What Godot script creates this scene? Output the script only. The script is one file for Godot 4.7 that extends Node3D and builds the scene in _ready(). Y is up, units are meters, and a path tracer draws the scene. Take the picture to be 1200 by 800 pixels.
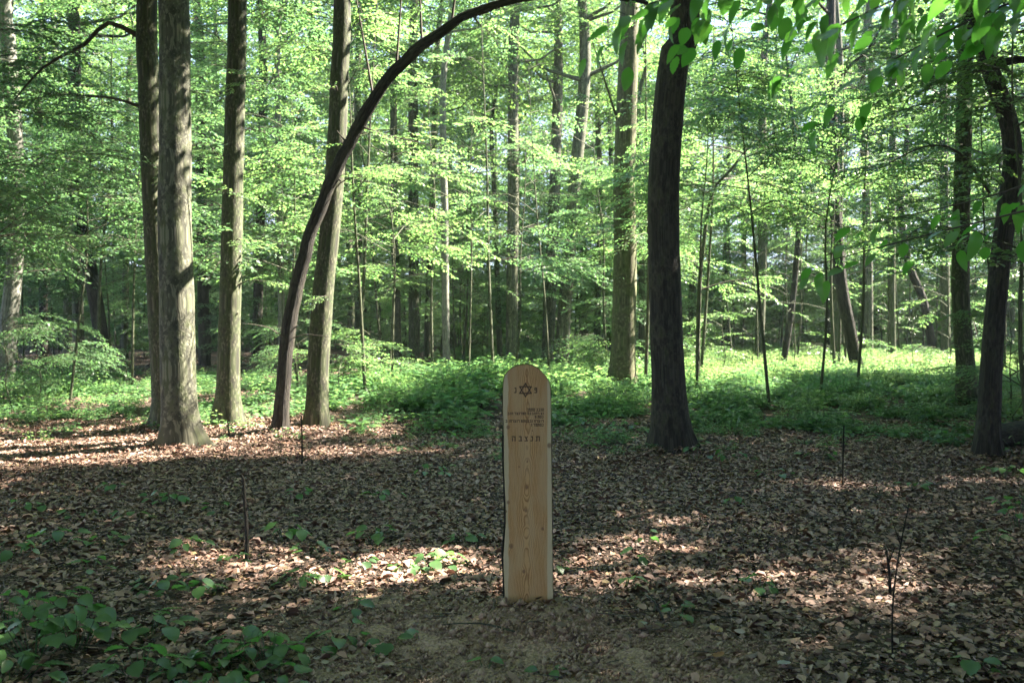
extends Node3D
# A wooden grave marker on the leaf litter of a beech and hornbeam wood, sun from the side.

const SUN := Vector3(0.640, 0.731, -0.236)   # towards the sun
const CLEAR := [
	[-4.40, -0.00, -12.33, 0.50, 0.10],
	[-6.00, 0.00, -11.46, 0.50, 0.05],
	[-1.74, 0.00, -11.79, 0.40, 0.08],
	[-2.73, 0.00, -11.22, 0.25, 0.05],
	[-4.92, 0.00, -11.00, 0.30, 0.05],
	[-0.18, 0.00, -6.26, 0.25, 0.05],
	[-0.97, -0.00, -5.65, 0.25, 0.05],
	[0.75, 0.00, -6.33, 0.30, 0.04],
	[3.42, 0.00, -7.98, 0.50, 0.04],
	[3.41, 0.00, -9.46, 0.20, 0.08],
	[5.23, 0.00, -9.80, 0.20, 0.08],
	[-1.31, 0.00, -5.39, 0.18, 0.05],
	[-0.73, 0.00, -6.38, 0.20, 0.04],
	[-5.05, 0.00, -9.30, 0.30, 0.06],
	[0.68, 0.00, -7.94, 0.20, 0.05],
	[-2.15, 0.00, -6.26, 0.10, 0.04],
	[2.19, 0.00, -5.61, 0.10, 0.03],
	[-4.19, 0.40, -12.10, 0.30, 0.45],
	[-4.19, 1.09, -12.10, 0.30, 0.45],
	[-4.19, 2.01, -12.10, 0.30, 0.45],
	[-4.19, 3.28, -12.10, 0.30, 0.45],
	[-4.19, 4.55, -12.10, 0.30, 0.45],
	[-4.16, 0.62, -13.90, 0.25, 0.40],
	[-4.16, 1.81, -13.90, 0.25, 0.40],
	[-4.16, 3.14, -13.90, 0.25, 0.40],
	[-4.16, 4.33, -13.90, 0.25, 0.40],
	[-2.75, 0.39, -13.50, 0.25, 0.40],
	[-2.75, 1.16, -13.50, 0.25, 0.40],
	[-2.75, 2.19, -13.50, 0.25, 0.40],
	[-2.75, 3.61, -13.50, 0.25, 0.40],
	[2.84, 1.55, -19.90, 0.40, 0.50],
	[2.84, 3.07, -19.90, 0.40, 0.50],
	[2.84, 4.96, -19.90, 0.40, 0.50],
	[-10.99, 0.79, -19.90, 0.40, 0.40],
	[-10.99, 3.45, -19.90, 0.40, 0.40],
	[9.90, 0.56, -26.00, 4.00, 5.00],
	[6.67, 0.50, -25.00, 2.90, 3.60],
	[12.13, 0.44, -26.00, 2.50, 4.10],
	[-8.06, 0.42, -18.00, 2.00, 0.80],
	[-3.40, 1.05, -21.00, 1.40, 1.00],
	[-0.84, 0.96, -22.00, 0.90, 0.90],
	[11.71, 0.58, -30.00, 3.00, 4.00],
	[8.29, 0.56, -29.00, 3.00, 4.00],
	[-2.86, 4.41, -20.00, 3.20, 3.40],
	[-1.68, 3.02, -22.00, 2.20, 2.40],
	[6.29, 6.16, -22.00, 4.20, 4.20],
	[6.40, 3.15, -24.00, 2.80, 3.00],
	[8.91, 8.98, -26.00, 4.20, 4.20],
	[-2.91, 6.52, -18.00, 3.20, 3.40],
	[11.89, 2.42, -26.00, 2.00, 2.20],
	[-4.97, 4.12, -18.00, 1.40, 1.60],
	[1.98, 7.74, -26.00, 2.40, 2.60],
	[0.48, 2.45, -2.50, 0.30, 0.25],
]
const TREES := [
	["beech_tree", "thick smooth trunk with a flared sunlit foot on the leaf litter", "large trees round the litter clearing", [Vector3(-4.50, 0.00, -12.20), Vector3(-4.55, 1.09, -12.20), Vector3(-4.57, 2.13, -12.20), Vector3(-4.60, 3.18, -12.20), Vector3(-4.59, 4.11, -12.20), Vector3(-4.60, 5.15, -12.20), Vector3(-4.61, 6.20, -12.20)], 0.238, 0.198, 17.0, "smooth", 3.6, 8.0, 210, 1],
	["hornbeam_tree", "dark straight trunk standing close behind the thick flared one", "large trees round the litter clearing", [Vector3(-5.40, 0.11, -14.00), Vector3(-5.47, 1.28, -14.00), Vector3(-5.56, 2.88, -14.00), Vector3(-5.63, 4.22, -14.00), Vector3(-5.68, 5.55, -14.00), Vector3(-5.71, 6.88, -14.00)], 0.187, 0.153, 16.0, "mossy", 3.2, 8.6, 170, 1],
	["hornbeam_tree", "straight trunk half in sun between the flared trunk and the arched tree", "large trees round the litter clearing", [Vector3(-4.44, 0.11, -14.00), Vector3(-4.43, 1.28, -14.00), Vector3(-4.39, 2.88, -14.00), Vector3(-4.36, 4.22, -14.00), Vector3(-4.32, 5.55, -14.00), Vector3(-4.29, 6.88, -14.00)], 0.180, 0.140, 16.0, "mossy", 3.2, 8.6, 170, 1],
	["hornbeam_tree", "upright trunk standing right beside the foot of the arched tree", "large trees round the litter clearing", [Vector3(-2.98, 0.07, -13.60), Vector3(-2.95, 1.03, -13.60), Vector3(-2.88, 2.20, -13.60), Vector3(-2.77, 3.23, -13.60), Vector3(-2.67, 4.40, -13.60), Vector3(-2.62, 5.57, -13.60), Vector3(-2.58, 6.73, -13.60)], 0.168, 0.130, 15.0, "mossy", 3.0, 8.4, 170, 1],
	["oak_tree", "thick dark furrowed trunk rising from the litter beside the wooden marker", "large trees round the litter clearing", [Vector3(2.15, -0.05, -12.00), Vector3(2.09, 1.09, -12.00), Vector3(2.05, 2.24, -12.00), Vector3(2.03, 3.38, -12.00), Vector3(2.09, 4.52, -12.00), Vector3(2.19, 5.44, -12.00), Vector3(2.32, 6.12, -12.00)], 0.229, 0.194, 18.0, "furrowed", 3.8, 8.2, 220, 1],
	["beech_tree", "olive green trunk with a slight kink in the undergrowth behind the marker", "large trees round the litter clearing", [Vector3(2.46, 0.56, -20.00), Vector3(2.50, 1.93, -20.00), Vector3(2.53, 3.45, -20.00), Vector3(2.50, 4.98, -20.00), Vector3(2.55, 6.50, -20.00), Vector3(2.61, 8.03, -20.00), Vector3(2.63, 9.17, -20.00)], 0.276, 0.210, 18.0, "olive", 3.4, 10.0, 170, 1],
	["cherry_tree", "crooked dark tree whose stem bends and throws out a level side branch", "large trees round the litter clearing", [Vector3(5.99, -0.09, -11.30), Vector3(6.03, 0.80, -11.30), Vector3(6.08, 1.66, -11.30), Vector3(6.17, 2.63, -11.30), Vector3(6.27, 3.38, -11.30), Vector3(6.32, 3.92, -11.30), Vector3(6.25, 4.40, -11.30), Vector3(6.08, 4.86, -11.30), Vector3(5.94, 5.32, -11.30), Vector3(5.81, 5.85, -11.30)], 0.135, 0.097, 13.0, "furrowed", 2.8, 7.0, 130, 1],
	["hornbeam_tree", "slender dark trunk standing just behind the crooked forked tree", "large trees round the litter clearing", [Vector3(8.56, 0.24, -16.80), Vector3(8.50, 1.23, -16.80), Vector3(8.42, 2.35, -16.80), Vector3(8.43, 3.79, -16.80), Vector3(8.48, 5.55, -16.80), Vector3(8.51, 7.15, -16.80), Vector3(8.53, 7.95, -16.80)], 0.168, 0.128, 15.0, "mossy", 2.8, 9.0, 140, 1],
	["beech_tree", "pale grey trunk curving gently beside the leafy bushes", "large trees round the litter clearing", [Vector3(-11.35, 0.56, -20.00), Vector3(-11.24, 1.93, -20.00), Vector3(-11.10, 3.45, -20.00), Vector3(-11.07, 5.17, -20.00), Vector3(-11.16, 6.88, -20.00), Vector3(-11.28, 8.41, -20.00), Vector3(-11.31, 9.17, -20.00)], 0.190, 0.152, 17.0, "pale", 3.0, 10.0, 150, 1],
	["forest_tree", "dark trunk leaning steeply over the bare shaded floor", "trees standing farther back in the wood", [Vector3(-11.84, 0.81, -26.00), Vector3(-11.98, 2.05, -26.00), Vector3(-12.28, 3.78, -26.00), Vector3(-12.63, 5.64, -26.00), Vector3(-12.70, 7.74, -26.00), Vector3(-12.73, 11.45, -26.00)], 0.210, 0.161, 17.0, "furrowed", 3.0, 8.5, 120, 0],
	["forest_tree", "grey trunk rising behind the steeply leaning one", "trees standing farther back in the wood", [Vector3(-14.51, 0.86, -30.00), Vector3(-14.57, 3.55, -30.00), Vector3(-14.63, 7.26, -30.00), Vector3(-14.66, 11.26, -30.00)], 0.186, 0.143, 17.0, "smooth", 3.0, 8.5, 120, 0],
	["forest_tree", "dark slim trunk in deep shade behind the flared tree", "trees standing farther back in the wood", [Vector3(-9.26, 0.83, -27.00), Vector3(-9.31, 3.09, -27.00), Vector3(-9.36, 5.66, -27.00), Vector3(-9.41, 10.29, -27.00)], 0.180, 0.141, 17.0, "furrowed", 3.0, 8.5, 120, 0],
	["forest_tree", "pale slender stem lit from one side behind the arched tree", "trees standing farther back in the wood", [Vector3(-6.17, 0.73, -24.00), Vector3(-6.19, 2.92, -24.00), Vector3(-6.24, 5.66, -24.00), Vector3(-6.29, 9.32, -24.00)], 0.091, 0.080, 12.0, "pale", 2.2, 8.5, 70, 0],
	["forest_tree", "grey slim trunk at the edge of the leafy thicket", "trees standing farther back in the wood", [Vector3(-3.83, 0.86, -30.00), Vector3(-3.89, 3.55, -30.00), Vector3(-3.94, 6.69, -30.00), Vector3(-4.00, 11.26, -30.00)], 0.143, 0.114, 17.0, "smooth", 3.0, 8.5, 120, 0],
	["forest_tree", "dark upright trunk between two slimmer thicket stems", "trees standing farther back in the wood", [Vector3(-3.18, 0.89, -29.00), Vector3(-3.18, 3.48, -29.00), Vector3(-3.20, 7.07, -29.00), Vector3(-3.20, 11.49, -29.00)], 0.180, 0.152, 17.0, "mossy", 3.0, 8.5, 120, 0],
	["forest_tree", "slim dark stem leaning onto its stouter neighbour", "trees standing farther back in the wood", [Vector3(-2.95, 0.84, -31.00), Vector3(-2.86, 3.62, -31.00), Vector3(-2.75, 6.86, -31.00), Vector3(-2.60, 11.59, -31.00)], 0.133, 0.103, 17.0, "mossy", 3.0, 8.5, 120, 0],
	["forest_tree", "pale bright slender trunk alone before the thicket", "trees standing farther back in the wood", [Vector3(-1.83, 0.74, -25.00), Vector3(-1.86, 2.74, -25.00), Vector3(-1.88, 5.12, -25.00), Vector3(-1.93, 8.69, -25.00)], 0.107, 0.095, 14.0, "pale", 2.4, 8.5, 80, 0],
	["forest_tree", "straight dark trunk directly behind the marker", "trees standing farther back in the wood", [Vector3(0.00, 0.78, -27.00), Vector3(0.00, 3.09, -27.00), Vector3(0.03, 5.66, -27.00), Vector3(0.03, 8.75, -27.00), Vector3(0.05, 10.81, -27.00)], 0.193, 0.154, 17.0, "smooth", 3.0, 8.5, 120, 0],
	["forest_tree", "thin dark stem close beside the straight dark trunk", "trees standing farther back in the wood", [Vector3(-0.40, 0.86, -30.00), Vector3(-0.49, 3.55, -30.00), Vector3(-0.57, 6.12, -30.00), Vector3(-0.69, 8.69, -30.00)], 0.100, 0.071, 11.0, "mossy", 2.0, 8.5, 60, 0],
	["forest_tree", "one of a pair of grey trunks, the upright one", "trees standing farther back in the wood", [Vector3(1.13, 0.83, -29.00), Vector3(1.24, 3.21, -29.00), Vector3(1.38, 6.52, -29.00), Vector3(1.49, 10.11, -29.00)], 0.207, 0.166, 17.0, "smooth", 3.0, 8.5, 120, 0],
	["forest_tree", "one of a pair of grey trunks, the sloping one", "trees standing farther back in the wood", [Vector3(1.52, 0.80, -28.00), Vector3(1.71, 3.42, -28.00), Vector3(1.97, 6.62, -28.00), Vector3(2.29, 10.35, -28.00)], 0.227, 0.187, 17.0, "smooth", 3.0, 8.5, 120, 0],
	["forest_tree", "thin dark stem in the bright gap behind the olive trunk", "trees standing farther back in the wood", [Vector3(3.02, 0.94, -32.00), Vector3(3.08, 3.68, -32.00), Vector3(3.17, 6.73, -32.00), Vector3(3.05, 10.08, -32.00)], 0.122, 0.091, 12.0, "mossy", 2.2, 8.5, 60, 0],
	["forest_tree", "slim dark stem close to the thick furrowed trunk", "trees standing farther back in the wood", [Vector3(4.49, 0.90, -31.00), Vector3(4.49, 3.62, -31.00), Vector3(4.43, 6.57, -31.00), Vector3(4.37, 9.82, -31.00)], 0.118, 0.089, 12.0, "mossy", 2.2, 8.5, 60, 0],
	["forest_tree", "upright dark trunk beside the forked sapling", "trees standing farther back in the wood", [Vector3(8.26, 0.86, -30.00), Vector3(8.37, 3.55, -30.00), Vector3(8.40, 6.41, -30.00), Vector3(8.43, 10.69, -30.00)], 0.157, 0.129, 17.0, "mossy", 3.0, 8.5, 120, 0],
	["forest_tree", "short slanting stem at the edge of the sunlit clearing", "trees standing farther back in the wood", [Vector3(8.15, 0.78, -27.00), Vector3(8.41, 2.32, -27.00), Vector3(8.59, 4.12, -27.00), Vector3(8.69, 6.18, -27.00)], 0.103, 0.077, 10.0, "furrowed", 2.0, 8.5, 60, 0],
	["forest_tree", "stout dark trunk leaning at the edge of the sunlit clearing", "trees standing farther back in the wood", [Vector3(9.67, 0.74, -25.00), Vector3(9.43, 1.91, -25.00), Vector3(9.19, 3.22, -25.00), Vector3(9.05, 4.88, -25.00), Vector3(8.95, 7.50, -25.00), Vector3(8.90, 10.12, -25.00)], 0.179, 0.143, 17.0, "furrowed", 3.0, 8.5, 120, 0],
	["forest_tree", "dark trunk just behind the leaning one", "trees standing farther back in the wood", [Vector3(10.47, 0.83, -29.00), Vector3(10.52, 3.48, -29.00), Vector3(10.58, 6.52, -29.00), Vector3(10.61, 10.39, -29.00)], 0.166, 0.138, 17.0, "mossy", 3.0, 8.5, 120, 0],
	["forest_tree", "tall grey trunk beyond the sunlit clearing", "trees standing farther back in the wood", [Vector3(13.14, 0.98, -33.00), Vector3(13.14, 3.75, -33.00), Vector3(13.07, 6.89, -33.00), Vector3(12.89, 11.29, -33.00)], 0.173, 0.141, 17.0, "smooth", 3.0, 8.5, 120, 0],
	["forest_tree", "slim dark trunk beyond the clearing bushes", "trees standing farther back in the wood", [Vector3(13.17, 0.90, -31.00), Vector3(13.14, 3.62, -31.00), Vector3(13.17, 6.57, -31.00), Vector3(13.20, 10.70, -31.00)], 0.133, 0.118, 17.0, "mossy", 3.0, 8.5, 120, 0],
	["forest_tree", "leaning dark stem crossing behind the clearing bushes", "trees standing farther back in the wood", [Vector3(16.06, 1.10, -34.00), Vector3(15.61, 3.17, -34.00), Vector3(15.09, 4.46, -34.00), Vector3(14.77, 6.73, -34.00)], 0.162, 0.130, 12.0, "furrowed", 2.2, 8.5, 60, 0],
	["forest_tree", "straight dark trunk behind the slender right trunk", "trees standing farther back in the wood", [Vector3(15.51, 0.94, -32.00), Vector3(15.48, 3.68, -32.00), Vector3(15.45, 6.73, -32.00), Vector3(15.42, 11.30, -32.00)], 0.168, 0.137, 17.0, "mossy", 3.0, 8.5, 120, 0],
	["forest_tree", "slim trunk at the thicket edge under the arched tree", "trees standing farther back in the wood", [Vector3(-5.66, 0.92, -33.00), Vector3(-5.63, 3.75, -33.00), Vector3(-5.66, 6.89, -33.00), Vector3(-5.69, 11.61, -33.00)], 0.157, 0.126, 17.0, "mossy", 3.0, 8.5, 120, 0],
	["forest_tree", "dark trunk in the shade beside the half sunlit tree", "trees standing farther back in the wood", [Vector3(-8.57, 0.86, -30.00), Vector3(-8.49, 3.55, -30.00), Vector3(-8.40, 6.69, -30.00), Vector3(-8.34, 10.98, -30.00)], 0.171, 0.143, 17.0, "furrowed", 3.0, 8.5, 120, 0],
	["forest_tree", "thin dark stem near the pale curving trunk", "trees standing farther back in the wood", [Vector3(-15.71, 0.86, -30.00), Vector3(-15.71, 3.55, -30.00), Vector3(-15.77, 6.69, -30.00), Vector3(-15.89, 10.98, -30.00)], 0.143, 0.114, 17.0, "furrowed", 3.0, 8.5, 120, 0],
	["forest_tree", "thin dark stem in deep shade by the leaning trunk", "trees standing farther back in the wood", [Vector3(-13.84, 0.94, -32.00), Vector3(-13.81, 3.68, -32.00), Vector3(-13.74, 7.04, -32.00), Vector3(-13.68, 11.30, -32.00)], 0.122, 0.091, 13.0, "mossy", 3.0, 8.5, 70, 0],
]
const FEET := [Vector2(-4.5, -12.2), Vector2(-5.4, -14.0), Vector2(-4.44, -14.0), Vector2(-2.98, -13.6), Vector2(2.15, -12.0), Vector2(6.0, -11.3), Vector2(8.56, -16.8), Vector2(-3.46, -13.3)]
const PLANTS := [
	["plant", -2.35, -4.40, 26, 0.24, 0.22, 0.100],
	["plant", -2.20, -4.52, 20, 0.20, 0.24, 0.100],
	["plant", -2.29, -4.07, 14, 0.18, 0.10, 0.100],
	["plant", -2.70, -4.79, 14, 0.15, 0.20, 0.100],
	["plant", -2.62, -5.09, 10, 0.16, 0.16, 0.085],
	["plant", -1.73, -4.17, 14, 0.16, 0.12, 0.100],
	["plant", -1.91, -4.72, 13, 0.15, 0.14, 0.095],
	["plant", -1.55, -4.17, 9, 0.12, 0.08, 0.085],
	["plant", -1.35, -4.38, 15, 0.20, 0.14, 0.090],
	["plant", -1.17, -4.31, 15, 0.18, 0.15, 0.100],
	["plant", -1.31, -4.07, 9, 0.14, 0.08, 0.085],
	["plant", -1.08, -4.07, 10, 0.14, 0.07, 0.085],
	["plant", -0.88, -4.62, 7, 0.14, 0.08, 0.100],
	["plant", -0.62, -4.62, 4, 0.12, 0.04, 0.100],
	["plant", -0.90, -5.09, 4, 0.10, 0.06, 0.085],
	["plant", -1.33, -5.65, 8, 0.14, 0.09, 0.085],
	["plant", -1.21, -5.77, 7, 0.12, 0.08, 0.085],
	["plant", -1.06, -6.96, 10, 0.16, 0.12, 0.085],
	["plant", -0.55, -6.07, 9, 0.14, 0.13, 0.085],
	["plant", -0.70, -5.98, 6, 0.10, 0.08, 0.085],
	["plant", -0.48, -6.26, 6, 0.12, 0.10, 0.085],
	["plant", -0.38, -6.84, 7, 0.12, 0.12, 0.085],
	["plant", -1.04, -6.21, 5, 0.16, 0.04, 0.085],
	["plant", -3.43, -6.73, 12, 0.20, 0.12, 0.085],
	["plant", -3.07, -6.78, 10, 0.20, 0.10, 0.085],
	["plant", -2.36, -6.56, 8, 0.13, 0.12, 0.085],
	["plant", -3.27, -8.48, 12, 0.22, 0.16, 0.085],
	["plant", -3.32, -7.75, 6, 0.18, 0.08, 0.085],
	["plant", -1.75, -6.93, 10, 0.16, 0.20, 0.085],
	["plant", -1.50, -6.56, 6, 0.14, 0.10, 0.085],
	["plant", -2.08, -8.89, 5, 0.15, 0.14, 0.085],
	["plant", -1.30, -8.80, 6, 0.20, 0.10, 0.085],
	["plant", -0.87, -10.17, 10, 0.22, 0.16, 0.085],
	["plant", -0.97, -12.71, 7, 0.16, 0.20, 0.085],
	["plant", -3.56, -6.38, 8, 0.16, 0.14, 0.085],
	["plant", -2.86, -6.07, 6, 0.12, 0.10, 0.085],
	["plant", -1.91, -5.42, 6, 0.10, 0.10, 0.085],
	["plant", -2.14, -5.61, 4, 0.12, 0.05, 0.085],
	["plant", -1.97, -6.26, 6, 0.10, 0.08, 0.085],
	["plant", -1.87, -5.61, 4, 0.14, 0.04, 0.085],
	["plant", -2.24, -5.61, 5, 0.14, 0.04, 0.085],
	["plant", -0.12, -4.26, 3, 0.05, 0.05, 0.075],
	["plant", 0.16, -4.17, 3, 0.07, 0.03, 0.085],
	["plant", 1.56, -5.61, 5, 0.08, 0.12, 0.085],
	["plant", 0.94, -5.01, 5, 0.10, 0.06, 0.085],
	["plant", 0.31, -5.98, 4, 0.07, 0.10, 0.085],
	["plant", 0.88, -6.26, 4, 0.07, 0.13, 0.085],
	["plant", 0.75, -5.61, 4, 0.07, 0.12, 0.085],
	["plant", 1.57, -5.48, 3, 0.06, 0.08, 0.085],
	["plant", 1.14, -13.34, 14, 0.30, 0.35, 0.085],
	["plant", 1.60, -14.03, 12, 0.25, 0.30, 0.085],
	["plant", 1.81, -13.56, 9, 0.20, 0.25, 0.085],
	["plant", 2.30, -11.22, 9, 0.20, 0.30, 0.085],
	["plant", 2.78, -11.22, 9, 0.30, 0.15, 0.085],
	["plant", 1.03, -6.78, 3, 0.06, 0.10, 0.085],
	["plant", 2.12, -8.57, 4, 0.12, 0.10, 0.085],
	["plant", 5.57, -10.17, 10, 0.25, 0.20, 0.085],
	["plant", 6.36, -11.22, 9, 0.22, 0.30, 0.085],
	["plant", 6.08, -12.52, 9, 0.30, 0.25, 0.085],
	["plant", 5.83, -13.02, 9, 0.30, 0.25, 0.085],
	["plant", 4.57, -8.14, 8, 0.20, 0.14, 0.085],
	["plant", 3.65, -6.78, 5, 0.12, 0.10, 0.085],
	["plant", 2.17, -4.17, 5, 0.08, 0.06, 0.085],
	["plant", 4.21, -9.30, 6, 0.20, 0.10, 0.085],
	["plant", 4.19, -7.40, 8, 0.12, 0.30, 0.085],
	["plant", 3.85, -11.22, 6, 0.25, 0.14, 0.085],
	["plant", 2.95, -10.17, 6, 0.20, 0.10, 0.085],
	["plant", 0.21, -11.22, 6, 0.20, 0.14, 0.085],
	["plant", -4.42, -8.14, 6, 0.20, 0.10, 0.085],
	["plant", -4.16, -9.30, 5, 0.20, 0.10, 0.085],
	["plant", -2.67, -8.14, 5, 0.15, 0.10, 0.085],
	["plant", -3.76, -7.75, 5, 0.20, 0.08, 0.085],
]
var noise := FastNoiseLite.new()
var rng := RandomNumberGenerator.new()
var mats := {}
var sprays := []        # [palette][variant] leafy twig meshes
var names := {}


func _ready():
	_camera_and_light()
	noise.seed = 7
	noise.frequency = 1.0
	noise.fractal_octaves = 3
	_materials()
	_make_sprays()
	_ground()
	_litter()
	_undergrowth()
	_trees()
	_arched_tree()
	_saplings()
	_canopy()
	_far_wood()
	_marker()
	_stakes()
	_fallen_twigs()
	_ground_plants()
	_near_branches()
	_loose_leaves()


func _camera_and_light():
	var cam := Camera3D.new()
	cam.name = "camera"
	cam.position = Vector3(0, 1.55, 0)
	cam.near = 0.05
	cam.far = 1000.0
	var at := CameraAttributesPhysical.new()
	at.frustum_focal_length = 31.5
	at.frustum_focus_distance = 6.0
	at.exposure_aperture = 3.8
	cam.attributes = at
	cam.fov = 41.71
	add_child(cam)
	var sun := DirectionalLight3D.new()
	sun.name = "sun"
	sun.light_energy = 1.6
	sun.light_color = Color(1.0, 0.955, 0.885)
	sun.light_angular_distance = 0.5
	sun.shadow_enabled = true
	add_child(sun)
	sun.look_at_from_position(SUN * 50.0, Vector3.ZERO, Vector3.UP)
	var sky := ProceduralSkyMaterial.new()
	sky.sky_top_color = Color(0.56, 0.70, 0.94)
	sky.sky_horizon_color = Color(0.83, 0.88, 0.96)
	sky.sky_curve = 0.2
	sky.ground_bottom_color = Color(0.2, 0.2, 0.16)
	sky.ground_horizon_color = Color(0.6, 0.62, 0.6)
	sky.sky_energy_multiplier = 0.6
	var env := Environment.new()
	env.background_mode = Environment.BG_SKY
	env.sky = Sky.new()
	env.sky.sky_material = sky
	env.tonemap_mode = Environment.TONE_MAPPER_LINEAR
	env.tonemap_exposure = 11.5
	env.fog_enabled = true
	env.fog_density = 0.0006
	env.fog_light_color = Color(0.86, 0.93, 0.95)
	env.sdfgi_enabled = true
	env.ssao_enabled = true
	env.ssil_enabled = true
	var w := WorldEnvironment.new()
	w.name = "world_environment"
	w.environment = env
	add_child(w)


# ---------------------------------------------------------------- helpers
func numbered(called: String) -> String:
	var n: int = names.get(called, 0)
	names[called] = n + 1
	return called if n == 0 else "%s_%03d" % [called, n]


func thing(called: String, label: String, category: String, at: Vector3, group := "") -> Node3D:
	var o := Node3D.new()
	o.name = numbered(called)
	add_child(o)
	o.position = at
	o.set_meta("label", label)
	o.set_meta("category", category)
	if group:
		o.set_meta("group", group)
	return o


func part(called: String, mesh: Mesh, parent: Node, material: Material = null) -> MeshInstance3D:
	var o := MeshInstance3D.new()
	o.name = called
	o.mesh = mesh
	if material:
		o.material_override = material
	parent.add_child(o, true)
	return o


func scatter(called: String, mesh: Mesh, places: Array, parent: Node, colors = null) -> MultiMeshInstance3D:
	var mm := MultiMesh.new()
	mm.transform_format = MultiMesh.TRANSFORM_3D
	mm.use_colors = colors != null
	mm.mesh = mesh
	mm.instance_count = places.size()
	for i in places.size():
		mm.set_instance_transform(i, places[i])
		if colors != null:
			mm.set_instance_color(i, colors[i])
	var o := MultiMeshInstance3D.new()
	o.name = called
	o.multimesh = mm
	parent.add_child(o, true)
	return o


func lin(r: float, g: float, b: float) -> Color:
	return Color(r, g, b).linear_to_srgb()


class Geo:
	var v := PackedVector3Array()
	var n := PackedVector3Array()
	var t := PackedVector2Array()
	var c := PackedColorArray()
	var i := PackedInt32Array()

	func put(into: ArrayMesh, material: Material = null) -> void:
		if i.is_empty():
			return
		var a := []
		a.resize(Mesh.ARRAY_MAX)
		a[Mesh.ARRAY_VERTEX] = v
		a[Mesh.ARRAY_NORMAL] = n
		if t.size() == v.size():
			a[Mesh.ARRAY_TEX_UV] = t
		if c.size() == v.size():
			a[Mesh.ARRAY_COLOR] = c
		a[Mesh.ARRAY_INDEX] = i
		into.add_surface_from_arrays(Mesh.PRIMITIVE_TRIANGLES, a)
		into.surface_set_material(into.get_surface_count() - 1, material)

	func mesh(material: Material = null) -> ArrayMesh:
		var m := ArrayMesh.new()
		put(m, material)
		return m

	func tri(a: int, b: int, d: int) -> void:
		i.append(a)
		i.append(b)
		i.append(d)

	# a leaf: midrib from p along d, blade normal up, two halves folded along the rib
	func leaf(p: Vector3, d: Vector3, up: Vector3, length: float, width: float, fold: float, bend: float, col := Color(0, 0, 0, 0)) -> void:
		var s := d.cross(up).normalized()
		up = s.cross(d).normalized()
		var k := v.size()
		var rise := up * (fold * width)
		var tip := p + d * length - up * (bend * length)
		v.append(p)
		v.append(p + d * (length * 0.30) + s * (width * 0.46) + rise + up * (bend * length * 0.35))
		v.append(p + d * (length * 0.66) + s * (width * 0.40) + rise + up * (bend * length * 0.2))
		v.append(tip)
		v.append(p + d * (length * 0.66) - s * (width * 0.40) + rise + up * (bend * length * 0.2))
		v.append(p + d * (length * 0.30) - s * (width * 0.46) + rise + up * (bend * length * 0.35))
		var tilt := fold * 0.9
		var l := (up - s * tilt).normalized()
		var r := (up + s * tilt).normalized()
		n.append(up)
		n.append(l)
		n.append(l)
		n.append(up)
		n.append(r)
		n.append(r)
		if col.a > 0.0:
			for q in 6:
				c.append(col)
		for q in [[0, 3, 1], [1, 3, 2], [3, 0, 4], [4, 0, 5]]:
			tri(k + q[0], k + q[1], k + q[2])

	# a plain folded leaf of two triangles for the high crowns
	func coarse_leaf(p: Vector3, d: Vector3, up: Vector3, length: float, width: float, fold: float) -> void:
		var s := d.cross(up).normalized()
		up = s.cross(d).normalized()
		var k := v.size()
		v.append(p)
		v.append(p + d * (length * 0.45) + s * (width * 0.5) + up * (fold * width))
		v.append(p + d * length)
		v.append(p + d * (length * 0.45) - s * (width * 0.5) + up * (fold * width))
		n.append(up)
		n.append((up - s * fold).normalized())
		n.append(up)
		n.append((up + s * fold).normalized())
		tri(k, k + 2, k + 1)
		tri(k + 2, k, k + 3)

	# a tapering tube through pts; shape(angle, along) may swell it
	func tube(pts: Array, radii: Array, sides: int, u_tiles := 1.0, v_scale := 1.0, wobble: FastNoiseLite = null, rough := 0.0, lobes := 0.0, phase := 0.0) -> void:
		var k := v.size()
		var along := 0.0
		var ref := Vector3(0.0, 0.0, 1.0)
		for q in pts.size():
			var d: Vector3 = (pts[mini(q + 1, pts.size() - 1)] - pts[maxi(q - 1, 0)]).normalized()
			if q > 0:
				along += pts[q].distance_to(pts[q - 1])
			var a := d.cross(ref)
			if a.length() < 0.1:
				a = d.cross(Vector3.RIGHT)
			a = a.normalized()
			var b := a.cross(d).normalized()
			ref = b
			for w in sides + 1:
				var ang := TAU * w / sides
				var r: float = radii[q]
				var dirn := a * cos(ang) + b * sin(ang)
				if wobble:
					r *= 1.0 + rough * wobble.get_noise_3d(dirn.x * 1.1 + phase, along * 0.5, dirn.z * 1.1)
					r *= 1.0 + rough * 0.5 * wobble.get_noise_3d(dirn.x * 3.0 + phase, along * 1.6, dirn.z * 3.0)
				if lobes > 0.0:
					var foot := exp(-along * 4.4)
					r *= 1.0 + lobes * foot * (0.55 + 0.45 * sin(ang * 4.0 + phase) + 0.3 * sin(ang * 7.0 + phase * 2.0))
				v.append(pts[q] + dirn * r)
				n.append(dirn)
				t.append(Vector2(u_tiles * w / sides, along * v_scale))
		for q in pts.size() - 1:
			for w in sides:
				var o := k + q * (sides + 1) + w
				tri(o, o + 1, o + sides + 1)
				tri(o + 1, o + sides + 2, o + sides + 1)


func smooth_path(p: Array, step: float) -> Array:
	var out := []
	for q in p.size() - 1:
		var a: Vector3 = p[maxi(q - 1, 0)]
		var b: Vector3 = p[q]
		var c: Vector3 = p[q + 1]
		var d: Vector3 = p[mini(q + 2, p.size() - 1)]
		var m := maxi(1, int(ceil(b.distance_to(c) / step)))
		for w in m:
			out.append(b.cubic_interpolate(c, a, d, float(w) / m))
	out.append(p[p.size() - 1])
	return out


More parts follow.
